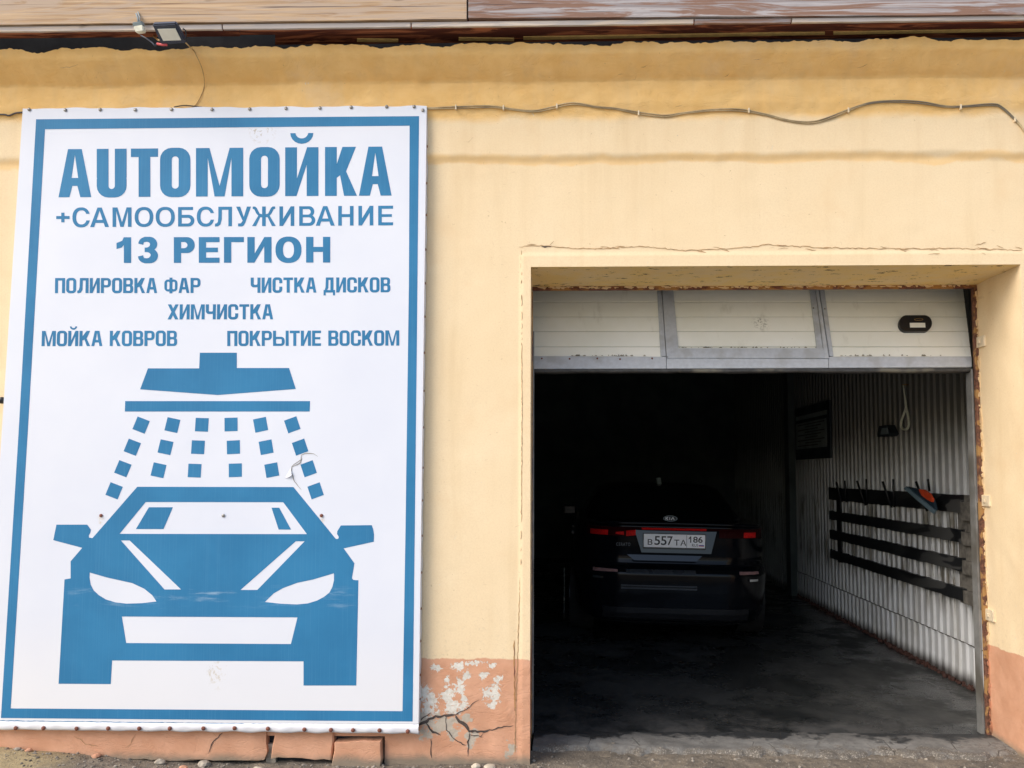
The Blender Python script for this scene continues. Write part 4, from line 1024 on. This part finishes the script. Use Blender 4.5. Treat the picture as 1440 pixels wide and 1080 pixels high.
o = wall_cable('wall_cable', [(-60, 165), (0, 161), (12, 162.5), (22, 159), (31, 158), (36, 157)], .0045, simple('cable_dark', (.05, .04, .045), .5, bump=0))
tag(o, 'short dark cable entering behind the upper left corner of the banner', 'cable')
o = wall_cable('lamp_wire', [(272, 70), (279, 84), (284, 96), (287, 110), (287, 122), (283, 134), (277, 145), (270, 152)], .0022, M['wire'], .004)
tag(o, 'thin brown wire running down from the floodlight to the banner', 'wire')
o = wall_cable('loose_wire', [(245, 150.5), (258, 148.3), (270, 149), (284, 150.8)], .003, M['crack'], .012)
tag(o, 'bit of dark wire lying on the top edge of the banner', 'wire')

# ------------------------------------------------------------------ floodlight and sensor
YF = YE - .09
fd = thing('floodlight', 'small dark floodlight with a pale square panel under the eave boards', 'floodlight', at(240, 50, YF))
def slab(name, pts, Yt, Yb, th, mat, parent, bev):
    """tilted slab: upper edge at depth Yt, lower edge at Yb; pts = TL,TR,BR,BL"""
    ys = [Yt, Yt, Yb, Yb]; f = [at(x, y, yy) for (x, y), yy in zip(pts, ys)]
    n = (f[1] - f[0]).cross(f[3] - f[0]).normalized()
    if n.y < 0: n = -n
    bm = prism(f, [v + n * th for v in f])
    if bev: bmesh.ops.bevel(bm, geom=bm.edges[:], offset=bev, segments=3, affect='EDGES')
    return link(name, bm_mesh(name, bm), mat, parent)
slab('lamp_housing', [(213.5, 34.5), (247, 33), (262.5, 61), (226.5, 63.5)], YF - .02, YF + .07, .028, M['darkblueplastic'], fd, .006)
slab('led_panel', [(221.3, 41.2), (246.4, 40.6), (254.5, 56.6), (229.4, 57.4)], YF - .004, YF + .048, .004, M['ledpanel'], fd, 0)
link('lamp_bracket', tube_mesh('lamp_bracket', [at(257, 40, YF + .02), at(261, 43, YF + .03), at(262, 54, YF + .05), at(259, 56, YF + .05)], .004, 6), M['blackplastic'], fd)
link('lamp_bracket', tube_mesh('lamp_bracket', [at(215, 50, YE + .10), at(222, 56, YE + .06), at(226, 57, YF + .06)], .005, 6), M['wire'], fd)
link('lamp_lead', tube_mesh('lamp_lead', smooth_path([at(198, 50, YE + .02), at(206, 54, YE), at(214, 60, YE - .01), at(218, 64, YE - .01), at(222, 60, YE)]), [.004] * 25, 6), M['darkblueplastic'], fd)
link('lead_connector', tube_mesh('lead_connector', [at(221, 61.5, YE - .02), at(228, 63, YE - .02), at(235, 63, YE - .02)], .006, 8), M['redtape'], fd)
link('lamp_lead', tube_mesh('lamp_lead', smooth_path([at(261, 60, YF + .07), at(266, 65, YE), at(272, 71, -.16)]), .0035, 6), M['wire'], fd)
sn = thing('light_sensor', 'small grey and cream light sensor on a bracket left of the floodlight', 'sensor', at(195, 40, YE - .03))
slab('sensor_cap', [(185.2, 31.5), (198.2, 29.5), (200.5, 36), (187, 38)], YE - .05, YE - .04, .035, M['greyplastic'], sn, .004)
slab('sensor_body', [(187, 36.5), (200, 34.5), (202, 43.5), (190.5, 45.5)], YE - .055, YE - .05, .03, M['creamplastic'], sn, .004)
link('sensor_bracket', tube_mesh('sensor_bracket', [at(194.5, 31, YE - .03), at(193.5, 25, YE - .02), at(191.5, 19, YE - .005)], .004, 6), M['greyplastic'], sn)
link('sensor_bracket', tube_mesh('sensor_bracket', [at(196.5, 31, YE - .03), at(196.5, 25, YE - .02), at(194, 17, YE - .005)], .0035, 6), M['greyplastic'], sn)

# ------------------------------------------------------------------ things on the right wall
XW = XR - .017
mr = thing('mat_rack', 'rack of four dark horizontal boards on the corrugated right wall', 'rack', (XW, 2.5, .5))
y_near, y_far = atX(1384, 790, XW).y, atX(1170, 720, XW).y
Zs = []
def hz(px, py): return atX(px, py, XW - .03).z
zb = [(1.21, 1.345), (.985, 1.085), (.765, .865), (.555, .655)]
zb = []
for (xt, yt), (xb_, yb_) in (((1200, 687.5), (1200, 706)), ((1379, 749), (1379, 768)), ((1381, 791), (1381, 811)), ((1381, 835), (1384, 855))):
    zb.append((hz(xb_, yb_), hz(xt, yt)))
yj = atX(1352, 700, XW - .03).y
for k, (z0, z1) in enumerate(zb):
    n = 40; r2 = random.Random(k); vs = []; fs = []
    for i in range(n + 1):
        yy = yj + (y_far - yj) * i / n; a = r2.uniform(-.004, .004); c = r2.uniform(-.004, .004)
        vs += [(XW - .033, yy, z0 + a), (XW - .033, yy, z1 + c), (XW - .012, yy, z1 + c), (XW - .012, yy, z0 + a)]
    for i in range(n):
        for q in range(4): fs.append((i * 4 + q, i * 4 + (q + 1) % 4, i * 4 + 4 + (q + 1) % 4, i * 4 + 4 + q))
    fs += [(0, 3, 2, 1), (4 * n, 4 * n + 1, 4 * n + 2, 4 * n + 3)]
    link('rack_board', mesh('rack_board', vs, fs), M['belt'], mr)
    dz = -.05 if k == 0 else -.012
    box('rack_board', XW - .042, XW - .014, .50, yj - .002, z0 + dz, z1 + dz, M['belt_old'], mr, .003)
box('rack_post', XW - .012, XW + .004, yj - .10, yj + .10, zb[3][0] - .02, zb[0][1], M['belt_old'], mr, .002)
box('rack_post', XW - .012, XW + .004, y_near + .02, y_near + .10, zb[3][0] - .03, zb[0][1] - .05, M['belt_old'], mr, .002)
box('rack_post', XW - .012, XW + .004, y_far - .30, y_far - .18, zb[3][0] - .02, zb[0][1], M['belt'], mr, .002)
# hooks: a slanted bar and an upright one on the top board
def hook(p1, p2, q1, q2):
    X1 = XW - .05
    A = [atX(*p1, X1 - .06), atX(*p2, X1)]; B = [atX(*q1, X1 - .03), atX(*q2, X1)]
    link('mat_hook', tube_mesh('mat_hook', [A[0], A[0].lerp(A[1], .5), A[1]], .010, 6), M['blackplastic'], mr)
    link('mat_hook', tube_mesh('mat_hook', [B[0], B[0].lerp(B[1], .5), B[1]], .009, 6), M['blackplastic'], mr)
hook((1205, 676), (1217, 711), (1218, 674), (1219, 710))
hook((1241, 677), (1254, 714), (1256, 674), (1257.5, 713))
hook((1288, 677), (1304, 719), (1305, 674), (1307, 690))
hook((1176, 678), (1184, 706), (1188, 676), (1190, 706))
# drips running from the boards
bm = bmesh.new()
for i in range(46):
    k = rnd.choice([1, 2, 3, 3, 2]); yy = rnd.uniform(yj, yj + 1.6) if rnd.random() < .7 else rnd.uniform(yj, y_far); L = rnd.uniform(.02, .13); w_ = rnd.uniform(.003, .010)
    z = zb[k][0]; q = [Vector((XW - .0255, yy, z)), Vector((XW - .0255, yy + w_, z)), Vector((XW - .0245, yy + w_ * .6, z - L)), Vector((XW - .0245, yy + w_ * .4, z - L))]
    bm.faces.new([bm.verts.new(v) for v in q])
dr = link('grime_drips', bm_mesh('grime_drips', bm), M['blackplastic'], mr); dr['kind'] = 'stuff'
# squeegee
XQ = XW - .13
sq = thing('squeegee', 'squeegee with grey blade and orange grip hanging on the mat rack', 'squeegee', atX(1295, 700, XQ))
def xprism(name, pts, X, th, mat, parent):
    f = [atX(x, y, X) for x, y in pts]; return link(name, bm_mesh(name, prism(f, [v + Vector((th, 0, 0)) for v in f])), mat, parent)
xprism('blade', [(1270.5, 687), (1274, 684.5), (1315, 718), (1312, 722.5)], XQ - .01, .012, M['bluegrey'], sq)
xprism('squeegee_body', [(1274, 684), (1279, 684.8), (1292, 688.5), (1312, 704), (1315, 717), (1313, 717.5)], XQ, .02, M['darkteal'], sq)
xprism('grip', [(1292, 688), (1298, 688.5), (1306, 694), (1310.5, 701), (1310, 706), (1304, 703), (1296, 697), (1292.5, 691)], XQ - .02, .018, M['orange'], sq)
link('hook_arm', tube_mesh('hook_arm', [atX(1298, 694, XQ + .01), atX(1300, 700, XQ + .05), atX(1301, 705, XW - .04)], .006, 6), M['blackplastic'], sq)
# rope loop
XRp = XW - .045
rp = [(1270, 541), (1271.5, 552), (1273, 562), (1274.5, 573), (1277, 585), (1278, 596), (1276, 602.5), (1271, 604), (1267.5, 600), (1267.5, 592), (1271, 582), (1274, 574)]
o = link('rope_loop', tube_mesh('rope_loop', smooth_path([atX(x, y, XRp) for x, y in rp], 5), [.004 + .0065 * min(1, i / 12) for i in range(56)], 7), M['rope'])
tag(o, 'pale rope with a knotted loop hanging from a nail on the right wall', 'rope')
kn = bmesh.new(); bmesh.ops.create_uvsphere(kn, u_segments=10, v_segments=7, radius=.012)
kn_o = link('knot', bm_mesh('knot', kn, True), M['rope'], None, loc=atX(1274, 574, XRp)); kn_o.parent = o
q = atX(1270, 541, XRp)
nl = link('nail', tube_mesh('nail', [q + Vector((-.008, 0, 0)), q + Vector((.07, 0, 0))], .004, 6), M['rust'], None); nl.parent = o
# wall fixture
o_ = thing('wall_fixture', 'small dark hooded fixture on the wall left of the rope loop', 'wall fixture', atX(1243, 606, XW))
xprism('fixture_hood', [(1236, 599), (1247, 597.5), (1253, 610), (1250, 613.5), (1233.5, 614.5), (1233.5, 610)], XW - .07, .07, M['fixture'], o_)
xprism('fixture_face', [(1240, 602), (1247, 601.5), (1249, 610), (1238, 611)], XW - .076, .006, M['greyplastic'], o_)
# notice board
nb = thing('notice_board', 'dark framed board of pale notices on the far right wall', 'notice board', atX(1145, 605, XW))
P = [(1121.5, 573), (1169.5, 561), (1170, 644.5), (1121, 639)]
ya, yb2 = atX(1170, 600, XW).y, atX(1121, 600, XW).y; zt, zbt = atX(1170, 562, XW).z, atX(1170, 644, XW).z
box('board_back', XW - .025, XW - .001, ya, yb2, zbt, zt, M['fixture'], nb, .003)
hgt = zt - zbt
box('notice_sheet', XW - .029, XW - .0255, ya + .08, yb2 - .05, zt - hgt * .24, zt - hgt * .16, M['paper'], nb, 0)
box('notice_sheet', XW - .029, XW - .0255, ya + .10, yb2 - .05, zt - hgt * .80, zt - hgt * .30, M['paper'], nb, 0)
for k in range(9):
    z = zt - hgt * (.34 + .05 * k); a = ya + .16 + (k % 3) * .12
    box('print_line', XW - .0305, XW - .0292, a, yb2 - .12 - (k % 2) * .3, z - .006, z + .004, M['ink'], nb, 0)
# thin rod left of the car
hb = at(793, 862, 4.18); ht = at(793.5, 798, 4.18)
o = link('thin_rod', tube_mesh('thin_rod', smooth_path([Vector((hb.x, 4.18, 0)), Vector((hb.x + .004, 4.18, .2)), Vector((ht.x, 4.20, ht.z))]), .007, 6), M['polehose'])
tag(o, 'thin pale rod standing upright on the floor left of the black sedan', 'rod')

# ------------------------------------------------------------------ the black sedan
CY = 2.51
cx0 = at(949, 757, CY).x
car = thing('parked_car', 'black sedan seen from behind inside the dark wash bay', 'car', (cx0, CY, .0))
car.rotation_euler = (0, math.radians(1.2), math.radians(-.6))
def cl(px, py):   # photo pixel -> car-local x, z on the tail plane (roll removed)
    p = at(px, py, CY); x = p.x - cx0; z = p.z; a = math.radians(1.2); return (x * math.cos(a) - z * math.sin(a), x * math.sin(a) + z * math.cos(a))
LV = [(.19, .74, .16, 4.40), (.24, .84, .06, 4.50), (.32, .875, .02, 4.56), (.46, .89, .0, 4.6), (.58, .90, -.01, 4.6), (.655, .90, -.014, 4.6), (.69, .898, .02, 4.59), (.715, .895, .06, 4.55), (.765, .89, .075, 4.5),
      (.86, .885, .060, 4.4), (.95, .875, .047, 4.3), (1.0, .865, .038, 4.2), (1.045, .85, .015, 4.15), (1.06, .835, .04, 4.1), (1.065, .80, .10, 4.0), (1.07, .72, .25, 3.9)]
NE = 6.
def lvl(z): 
    zs = [l[0] for l in LV]; return [float(np.interp(z, zs, [l[k] for l in LV])) for k in (1, 2, 3)]
def tail_y(x, z):
    hw, y0, y1 = lvl(z); hl = (y1 - y0) / 2; t = min(.999, abs(x) / hw); return (y0 + y1) / 2 - hl * (1 - t ** NE) ** (1 / NE)
def ring(z, hw, y0, y1, n=88, e=NE, drop=True):
    out = []; hl = (y1 - y0) / 2; cy = (y0 + y1) / 2
    for k in range(n):
        a = 2 * math.pi * k / n; c, s = math.cos(a), math.sin(a)
        # even spread of points over the square-ish outline
        m = (abs(c) ** e + abs(s) ** e) ** (-1 / e); x = hw * c * m; y = cy + hl * s * m
        zz = z - (max(0, (y - 2.6)) * .10 * max(0, (z - .6) / .5) if drop else 0)
        out.append((x, y, zz))
    return out
def loft(rings, cap=True):
    n = len(rings[0]); vs = [v for r in rings for v in r]; fs = []
    for i in range(len(rings) - 1):
        for k in range(n): fs.append((i * n + k, i * n + (k + 1) % n, (i + 1) * n + (k + 1) % n, (i + 1) * n + k))
    if cap: fs += [tuple(range(n))[::-1], tuple(range((len(rings) - 1) * n, len(rings) * n))]
    return vs, fs
zz = []
for i in range(len(LV) - 1):
    for k in range(3): zz.append(LV[i][0] + (LV[i + 1][0] - LV[i][0]) * k / 3)
zz.append(LV[-1][0])
rs = [ring(z, *lvl(z)) for z in zz]
v_, f_ = loft(rs); link('body', mesh('body', v_, f_, True), M['paint'], car, True)
GH = [(1.03, .79, .52, 3.75), (1.10, .775, .66, 3.55), (1.20, .72, .88, 3.25), (1.30, .655, 1.10, 2.95), (1.355, .61, 1.25, 2.75), (1.385, .54, 1.42, 2.55), (1.40, .40, 1.65, 2.3)]
rs = [ring(*g, n=72, e=5., drop=False) for g in GH]; v_, f_ = loft(rs); link('cabin', mesh('cabin', v_, f_, True), M['paint'], car, True)
def gh_at(z): return [float(np.interp(z, [g[0] for g in GH], [g[k] for g in GH])) for k in (1, 2, 3)]
def gpatch(name, z0, z1, amin, amax, n=16, m=6):
    vs = []; fs = []
    for j in range(m + 1):
        z = z0 + (z1 - z0) * j / m; hw, y0, y1 = gh_at(z); hw += .004; y0 -= .006; y1 += .006; hl = (y1 - y0) / 2; cy = (y0 + y1) / 2
        for i in range(n + 1):
            a = amin + (amax - amin) * i / n; c, s = math.cos(a), math.sin(a); mm = (abs(c) ** 5 + abs(s) ** 5) ** (-.2); vs.append((hw * c * mm, cy + hl * s * mm, z))
    for j in range(m):
        for i in range(n): a = j * (n + 1) + i; fs.append((a, a + 1, a + n + 2, a + n + 1))
    link(name, mesh(name, vs, fs, True), M['carglass'], car, True)
gpatch('rear_window', 1.075, 1.345, math.radians(235), math.radians(305)); gpatch('windscreen', 1.09, 1.345, math.radians(55), math.radians(125))
for s in (0, 180):
    gpatch('side_window', 1.07, 1.335, math.radians(s - 33), math.radians(s - 2)); gpatch('side_window', 1.07, 1.335, math.radians(s + 2), math.radians(s + 33))
# conforming patches on the tail
def tpatch(name, x0, x1, z0, z1, mat, th=.008, n=14, skew=0., parent=None, taper=0.):
    vs = []; m = 3
    for i in range(n + 1):
        x = x0 + (x1 - x0) * i / n; tt = abs((x - x0) / (x1 - x0))
        for j in range(m + 1):
            zc = (z0 + z1) / 2; z = z0 + (z1 - z0) * j / m + skew * (x - x0); z = zc + (z - zc) * (1 - taper * tt)
            vs.append((x, tail_y(x, z) - th, z))
    n0 = len(vs); vs += [(v[0], v[1] + th + .01, v[2]) for v in vs]; fs = []
    for i in range(n):
        for j in range(m): a = i * (m + 1) + j; fs.append((a, a + m + 1, a + m + 2, a + 1))
    w1 = m + 1
    for i in range(n):
        a, b_ = i * w1, (i + 1) * w1; fs += [(a, a + n0, b_ + n0, b_), (a + m, b_ + m, b_ + m + n0, a + m + n0)]
    for j in range(m):
        a = j; fs.append((a, a + 1, a + 1 + n0, a + n0)); a = n * w1 + j; fs.append((a, a + n0, a + 1 + n0, a + 1))
    o = link(name, mesh(name, vs, fs), mat, car if parent is None else parent, True); return o
xl0, zl = cl(826, 747.5); xr1, zr = cl(1061, 755)
zl = (zl + zr) / 2
for s in (-1, 1):
    tl = tpatch('tail_lamp', s * .36, s * .765, zl - .028, zl + .05, M['lamp_dark'], .008)
    tpatch('lamp_segment', s * (.585 if s < 0 else .575), s * (.735 if s < 0 else .69), zl - .022, zl + .022, M['lamp_red'], .013, parent=tl)
    tpatch('lamp_segment', s * (.35 if s < 0 else .41), s * (.43 if s < 0 else .49), zl - .018, zl + .028, M['lamp_red'] if s < 0 else M['lamp_dark'], .012, skew=.12 * -s, parent=tl)
    tpatch('lamp_segment', s * .45, s * .52, zl - .018, zl + .012, M['lamp_red'] if s < 0 else M['lamp_dark'], .011, parent=tl, taper=.5)
xa, zbar = cl(940, 744.5)
tpatch('light_bar', -.30, .25, zbar - .008, zbar + .010, M['lamp_red'], .012, 20)
tpatch('light_bar', -.58, -.30, zbar - .006, zbar + .008, M['lamp_dark'], .010, 12); tpatch('light_bar', .25, .58, zbar - .006, zbar + .008, M['lamp_dark'], .010, 12)
_, zrf = cl(950, 804)
tpatch('reflector', -.71, -.50, zrf - .014, zrf + .012, M['reflector'], .010, taper=.3); tpatch('reflector', .53, .71, zrf - .014, zrf + .010, M['reflector'], .010, taper=.2)
_, zex = cl(950, 814)
tpatch('exhaust_trim', -.71, -.62, zex - .012, zex + .008, M['chrome'], .014, 6); tpatch('exhaust_trim', .62, .70, zex - .012, zex + .006, M['chrome'], .014, 6)
tpatch('bumper_insert', -.43, .16, zrf - .018, zrf + .012, M['satin'], .004, 14)
_, zch = cl(925, 826)
tpatch('diffuser_trim', -.47, .17, zch + .006, zch + .018, M['satin'], .012, 12); tpatch('diffuser_trim', -.47, .17, zch - .016, zch - .002, M['satin'], .014, 12)
tpatch('lower_diffuser', -.62, .62, .22, .36, M['blackplastic'], .010, 20)
# number-plate recess (slopes outward at the bottom, so it mirrors the sky)
xA, zA = cl(897, 776); xB, zB = cl(1003, 753)
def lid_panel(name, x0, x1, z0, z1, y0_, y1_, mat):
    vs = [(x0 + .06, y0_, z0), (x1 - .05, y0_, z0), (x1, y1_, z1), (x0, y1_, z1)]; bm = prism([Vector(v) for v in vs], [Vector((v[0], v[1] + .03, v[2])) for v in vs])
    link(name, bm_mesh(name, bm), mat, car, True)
lid_panel('plate_recess', -.36, .34, zA - .005, zB + .03, .010, .034, M['mirror_gloss'])
lid_panel('bumper_step', -.42, .22, zA - .075, zA - .028, .034, .046, M['mirror_gloss'])  # panel added and tilted where the bumper ledge should mirror the blue sky
# plate
pc = cl(948.5, 761); pw, ph = .520 / 2, .112 / 2
pl = box('number_plate', pc[0] - pw, pc[0] + pw, .006, .018, pc[1] - ph, pc[1] + ph, M['platewhite'], car, .002, True)
def pbox(nm, x0, x1, z0, z1, mat, y=.0052, th=.0006): 
    o = box(nm, pc[0] + x0, pc[0] + x1, y, y + th, pc[1] + z0, pc[1] + z1, mat, pl, 0, True); return o
fr = .0035; yb_ = .0150
for a, b_, c2, d2 in ((-pw - .004, pw + .004, ph, ph + .006), (-pw - .004, pw + .004, -ph - .012, -ph), (-pw - .005, -pw, -ph, ph), (pw, pw + .005, -ph, ph), (pw * .40 - .0015, pw * .40 + .0015, -ph + .003, ph - .003)):
    pbox('plate_frame', a, b_, c2, d2, M['plateblack'], .0045, .0012)
def ptext(txt, x0, x1, z0, z1, mat, off=.012, y=.0050, par=pl):
    V, F = font_mesh(txt, off); vs = [(pc[0] + x0 + (x1 - x0) * u, y, pc[1] + z0 + (z1 - z0) * v) for u, v in V]
    return link('plate_lettering', mesh('plate_lettering', vs, F), mat, par, True)
k_ = pw * 2
def fx(px): return (px - 906.5) / (991 - 906.5) * k_ - pw
ptext('В', fx(912), fx(918.5), -.036, .012, M['plateblack'])
ptext('5', fx(921.2), fx(929), -.036, .040, M['plateblack']); ptext('5', fx(930.2), fx(938), -.036, .040, M['plateblack']); ptext('7', fx(939), fx(946.5), -.036, .040, M['plateblack'])
ptext('Т', fx(948.5), fx(955.5), -.036, .012, M['plateblack']); ptext('А', fx(957), fx(965), -.036, .012, M['plateblack'])
ptext('86', fx(974.5), fx(987.5), -.010, .042, M['plateblack'], .016)
A_, S_ = glyph_wide('1', .42, .17, .1); x_0 = pc[0] + fx(968.3)
flat('plate_lettering', A_, S_, 0, M['plateblack'], pl, mapf=lambda p: Vector((x_0 + p[0] * .052, .0050, pc[1] - .010 + p[1] * .052)), local=True)
ptext('RUS', fx(973), fx(981.5), -.044, -.020, M['plateblack'], .0)
for i, m_ in enumerate((M['platewhite'], M['flag_blue'], M['flag_red'])): pbox('flag_stripe', fx(982.5), fx(989.5), -.0285 - i * .006, -.0225 - i * .006, m_, .0048)
# badge with letters
bx, bz = cl(947.5, 731.5)
el_ = [(bx + .062 * math.cos(a), bz + .026 * math.sin(a)) for a in [i * math.pi / 16 for i in range(32)]]; e2 = [(bx + .056 * math.cos(a), bz + .021 * math.sin(a)) for a in [i * math.pi / 16 for i in range(32)]]
yb3 = tail_y(bx, bz) - .012
bd = link('badge', bm_mesh('badge', prism([Vector((x, yb3, z)) for x, z in el_], [Vector((x, yb3 + .03, z)) for x, z in el_])), M['plateblack'], car, True)
link('badge_ring', mesh('badge_ring', [(x, yb3 - .0015, z) for x, z in el_] + [(x, yb3 - .0015, z) for x, z in e2], [(i, (i + 1) % 32, 32 + (i + 1) % 32, 32 + i) for i in range(32)]), M['greyplastic'], bd, True)
def letter_quads(segs, x0, z0, w_, h_, t=.005):
    vs = []; fs = []
    for (a, c), (d3, e) in segs:
        p = Vector((x0 + a * w_, 0, z0 + c * h_)); q = Vector((x0 + d3 * w_, 0, z0 + e * h_)); dd = (q - p).normalized(); nn = Vector((-dd.z, 0, dd.x)) * t / 2; b0 = len(vs)
        yy = yb3 - .002 - .0003 * len(fs); vs += [(v.x, yy, v.z) for v in (p + nn, p - nn, q - nn, q + nn)]; fs.append((b0, b0 + 1, b0 + 2, b0 + 3))
    return vs, fs
LT = [([((0, 0), (0, 1)), ((0, .45), (1, 1)), ((.2, .6), (1, 0))], -.040, .020), ([((0, 0), (0, 1))], -.006, .001), ([((0, 0), (.5, 1)), ((.5, 1), (1, 0)), ], .008, .026)]
for segs, ox, ww in LT:
    vv, ff = letter_quads(segs, bx + ox, bz - .012, ww, .024, .0072); link('badge_letter', mesh('badge_letter', vv, ff), M['platewhite'], bd, True)
# model lettering low on the left of the lid
V, F = font_mesh('CERATO', .02, 1.3); x0, z0 = cl(867, 769.5); x1, z1 = cl(887, 763)
link('lid_lettering', mesh('lid_lettering', [(x0 + (x1 - x0) * u, tail_y(x0, z0) - .024, z0 + .008 + .028 * v) for u, v in V], F), M['satin'], car, True)
# antenna fin, boot lip, mirrors, wheels, door handles
fin = [(1.46, 1.39), (1.56, 1.455), (1.62, 1.45), (1.75, 1.40)]
xf = .0
bm = prism([Vector((xf - .022, a, c)) for a, c in fin], [Vector((xf + .022, a, c)) for a, c in fin]); link('antenna_fin', bm_mesh('antenna_fin', bm), simple('grey_green_fin', (.30, .36, .33), .3, bump=0), car, True)  # glint on the fin put into its pale grey-green colour
lip = [(x, tail_y(x, 1.05) - .012, 1.062 + .01 * (1 - (x / .75) ** 2)) for x in np.linspace(-.74, .74, 30)]
link('boot_lip', tube_mesh('boot_lip', lip, .014, 8), M['paint'], car, True)
for s in (-1, 1):
    bm = bmesh.new(); box_bm(bm, s * .86 if s > 0 else -1.02, 1.02 if s > 0 else -.86, 2.75, 2.86, .98, 1.10, .02); link('wing_mirror', bm_mesh('wing_mirror', bm), M['paint'], car, True)
    for y_ in (1.35, 2.35): box('door_handle', s * .893 - .012, s * .893 + .012, y_, y_ + .2,   .86, .885, M['paint'], car, .004, True)
    for y_ in (.98, 3.65):
        def cyl(r, x0, x1, seg=40):
            vs = [(x0, y_ + r * math.cos(a), .32 + r * math.sin(a)) for a in [2 * math.pi * i / seg for i in range(seg)]] + [(x1, y_ + r * math.cos(a), .32 + r * math.sin(a)) for a in [2 * math.pi * i / seg for i in range(seg)]]
            return vs, [tuple(range(seg))[::-1], tuple(range(seg, 2 * seg))] + [(i, (i + 1) % seg, seg + (i + 1) % seg, seg + i) for i in range(seg)]
        a_, b2 = sorted((s * .68, s * .905)); v_, f_ = cyl(.32, a_, b2); wh = link('wheel', mesh('wheel', v_, f_), M['tyre'], car, True)
        a_, b2 = sorted((s * .85, s * .912)); v_, f_ = cyl(.21, a_, b2); link('rim', mesh('rim', v_, f_), M['satin'], wh, True)

# ------------------------------------------------------------------ stones and gravel
def rock(r, seed, sub=2):
    r2 = random.Random(seed); bm = bmesh.new(); bmesh.ops.create_icosphere(bm, subdivisions=sub, radius=r); sx, sy, sz = r2.uniform(.8, 1.4), r2.uniform(.7, 1.2), r2.uniform(.45, .75)
    for v in bm.verts:
        k = 1 + .3 * (r2.random() - .5); v.co = Vector((v.co.x * sx * k, v.co.y * sy * k, v.co.z * sz * k))
    return bm
def gz(x, y): return float(ground_h(np.array([x]), np.array([y]))[0])
for px, py, r, m_, lab in ((30, 1066, .018, 'stone', 'small grey stone in the dirt near the left edge below the banner'), (50, 1064, .016, 'brickchip', 'pale pink chip beside a grey stone below the banner'),
        (142, 1066, .020, 'brickchip', 'orange brick chip lying below the left part of the banner'), (225, 1071, .024, 'stone', 'flat dark stone against the plinth below the banner'),
        (291, 1068, .026, 'stone', 'angular grey stone leaning on the plinth below the banner'), (258, 1078, .020, 'brickchip', 'brown clay chip at the lower edge under the banner'), (362, 1077, .022, 'stone_pale', 'yellowish lump of mortar below the middle of the banner'),
        (669, 1075, .024, 'stone_pale', 'pale angular stone at the wall foot right of the banner'), (689, 1074, .026, 'stone_pale', 'pale rounded stone at the wall foot nearest the doorway')):
    d = ray(px, py); t = (.012 - CAM.z) / d.z; p = CAM + d * t
    if p.y > -.045: p.y = -.045
    o = link('stone', bm_mesh('stone', rock(r, px)), M[m_], None, loc=(p.x, p.y, gz(p.x, p.y) + r * .3)); tag(o, lab, 'stone', 'loose stones along the wall')
bm = bmesh.new()
for i in range(3400):
    x = rnd.uniform(-3.6, 2.9); y_ = -abs(rnd.gauss(0, .25)) - .02 if not (OL < x < OR_) else rnd.uniform(-.5, .26)
    if OL < x < OR_ and rnd.random() < (.85 if y_ > .12 else .5): continue
    r = rnd.choice([.002, .003, .003, .004, .005, .008]) * rnd.uniform(.8, 1.3)
    v = bmesh.ops.create_icosphere(bm, subdivisions=1, radius=r)['verts']
    z = max(gz(x, y_), float(ap_h(np.array([x]), np.array([y_]))[0]) if OL < x < OR_ and y_ > .03 else -1)
    a, b_, c2 = rnd.uniform(.7, 1.5), rnd.uniform(.7, 1.3), rnd.uniform(.5, .9)
    for q in v: q.co = Vector((q.co.x * a + x, q.co.y * b_ + y_, q.co.z * c2 + z + r * .2))
o = link('gravel', bm_mesh('gravel', bm), simple('gravel_mix', (.25, .22, .18), .95, var=.6, nsc=11, bump=0), None); tag(o, kind='stuff', label='loose gravel and crumbs along the wall foot and threshold')
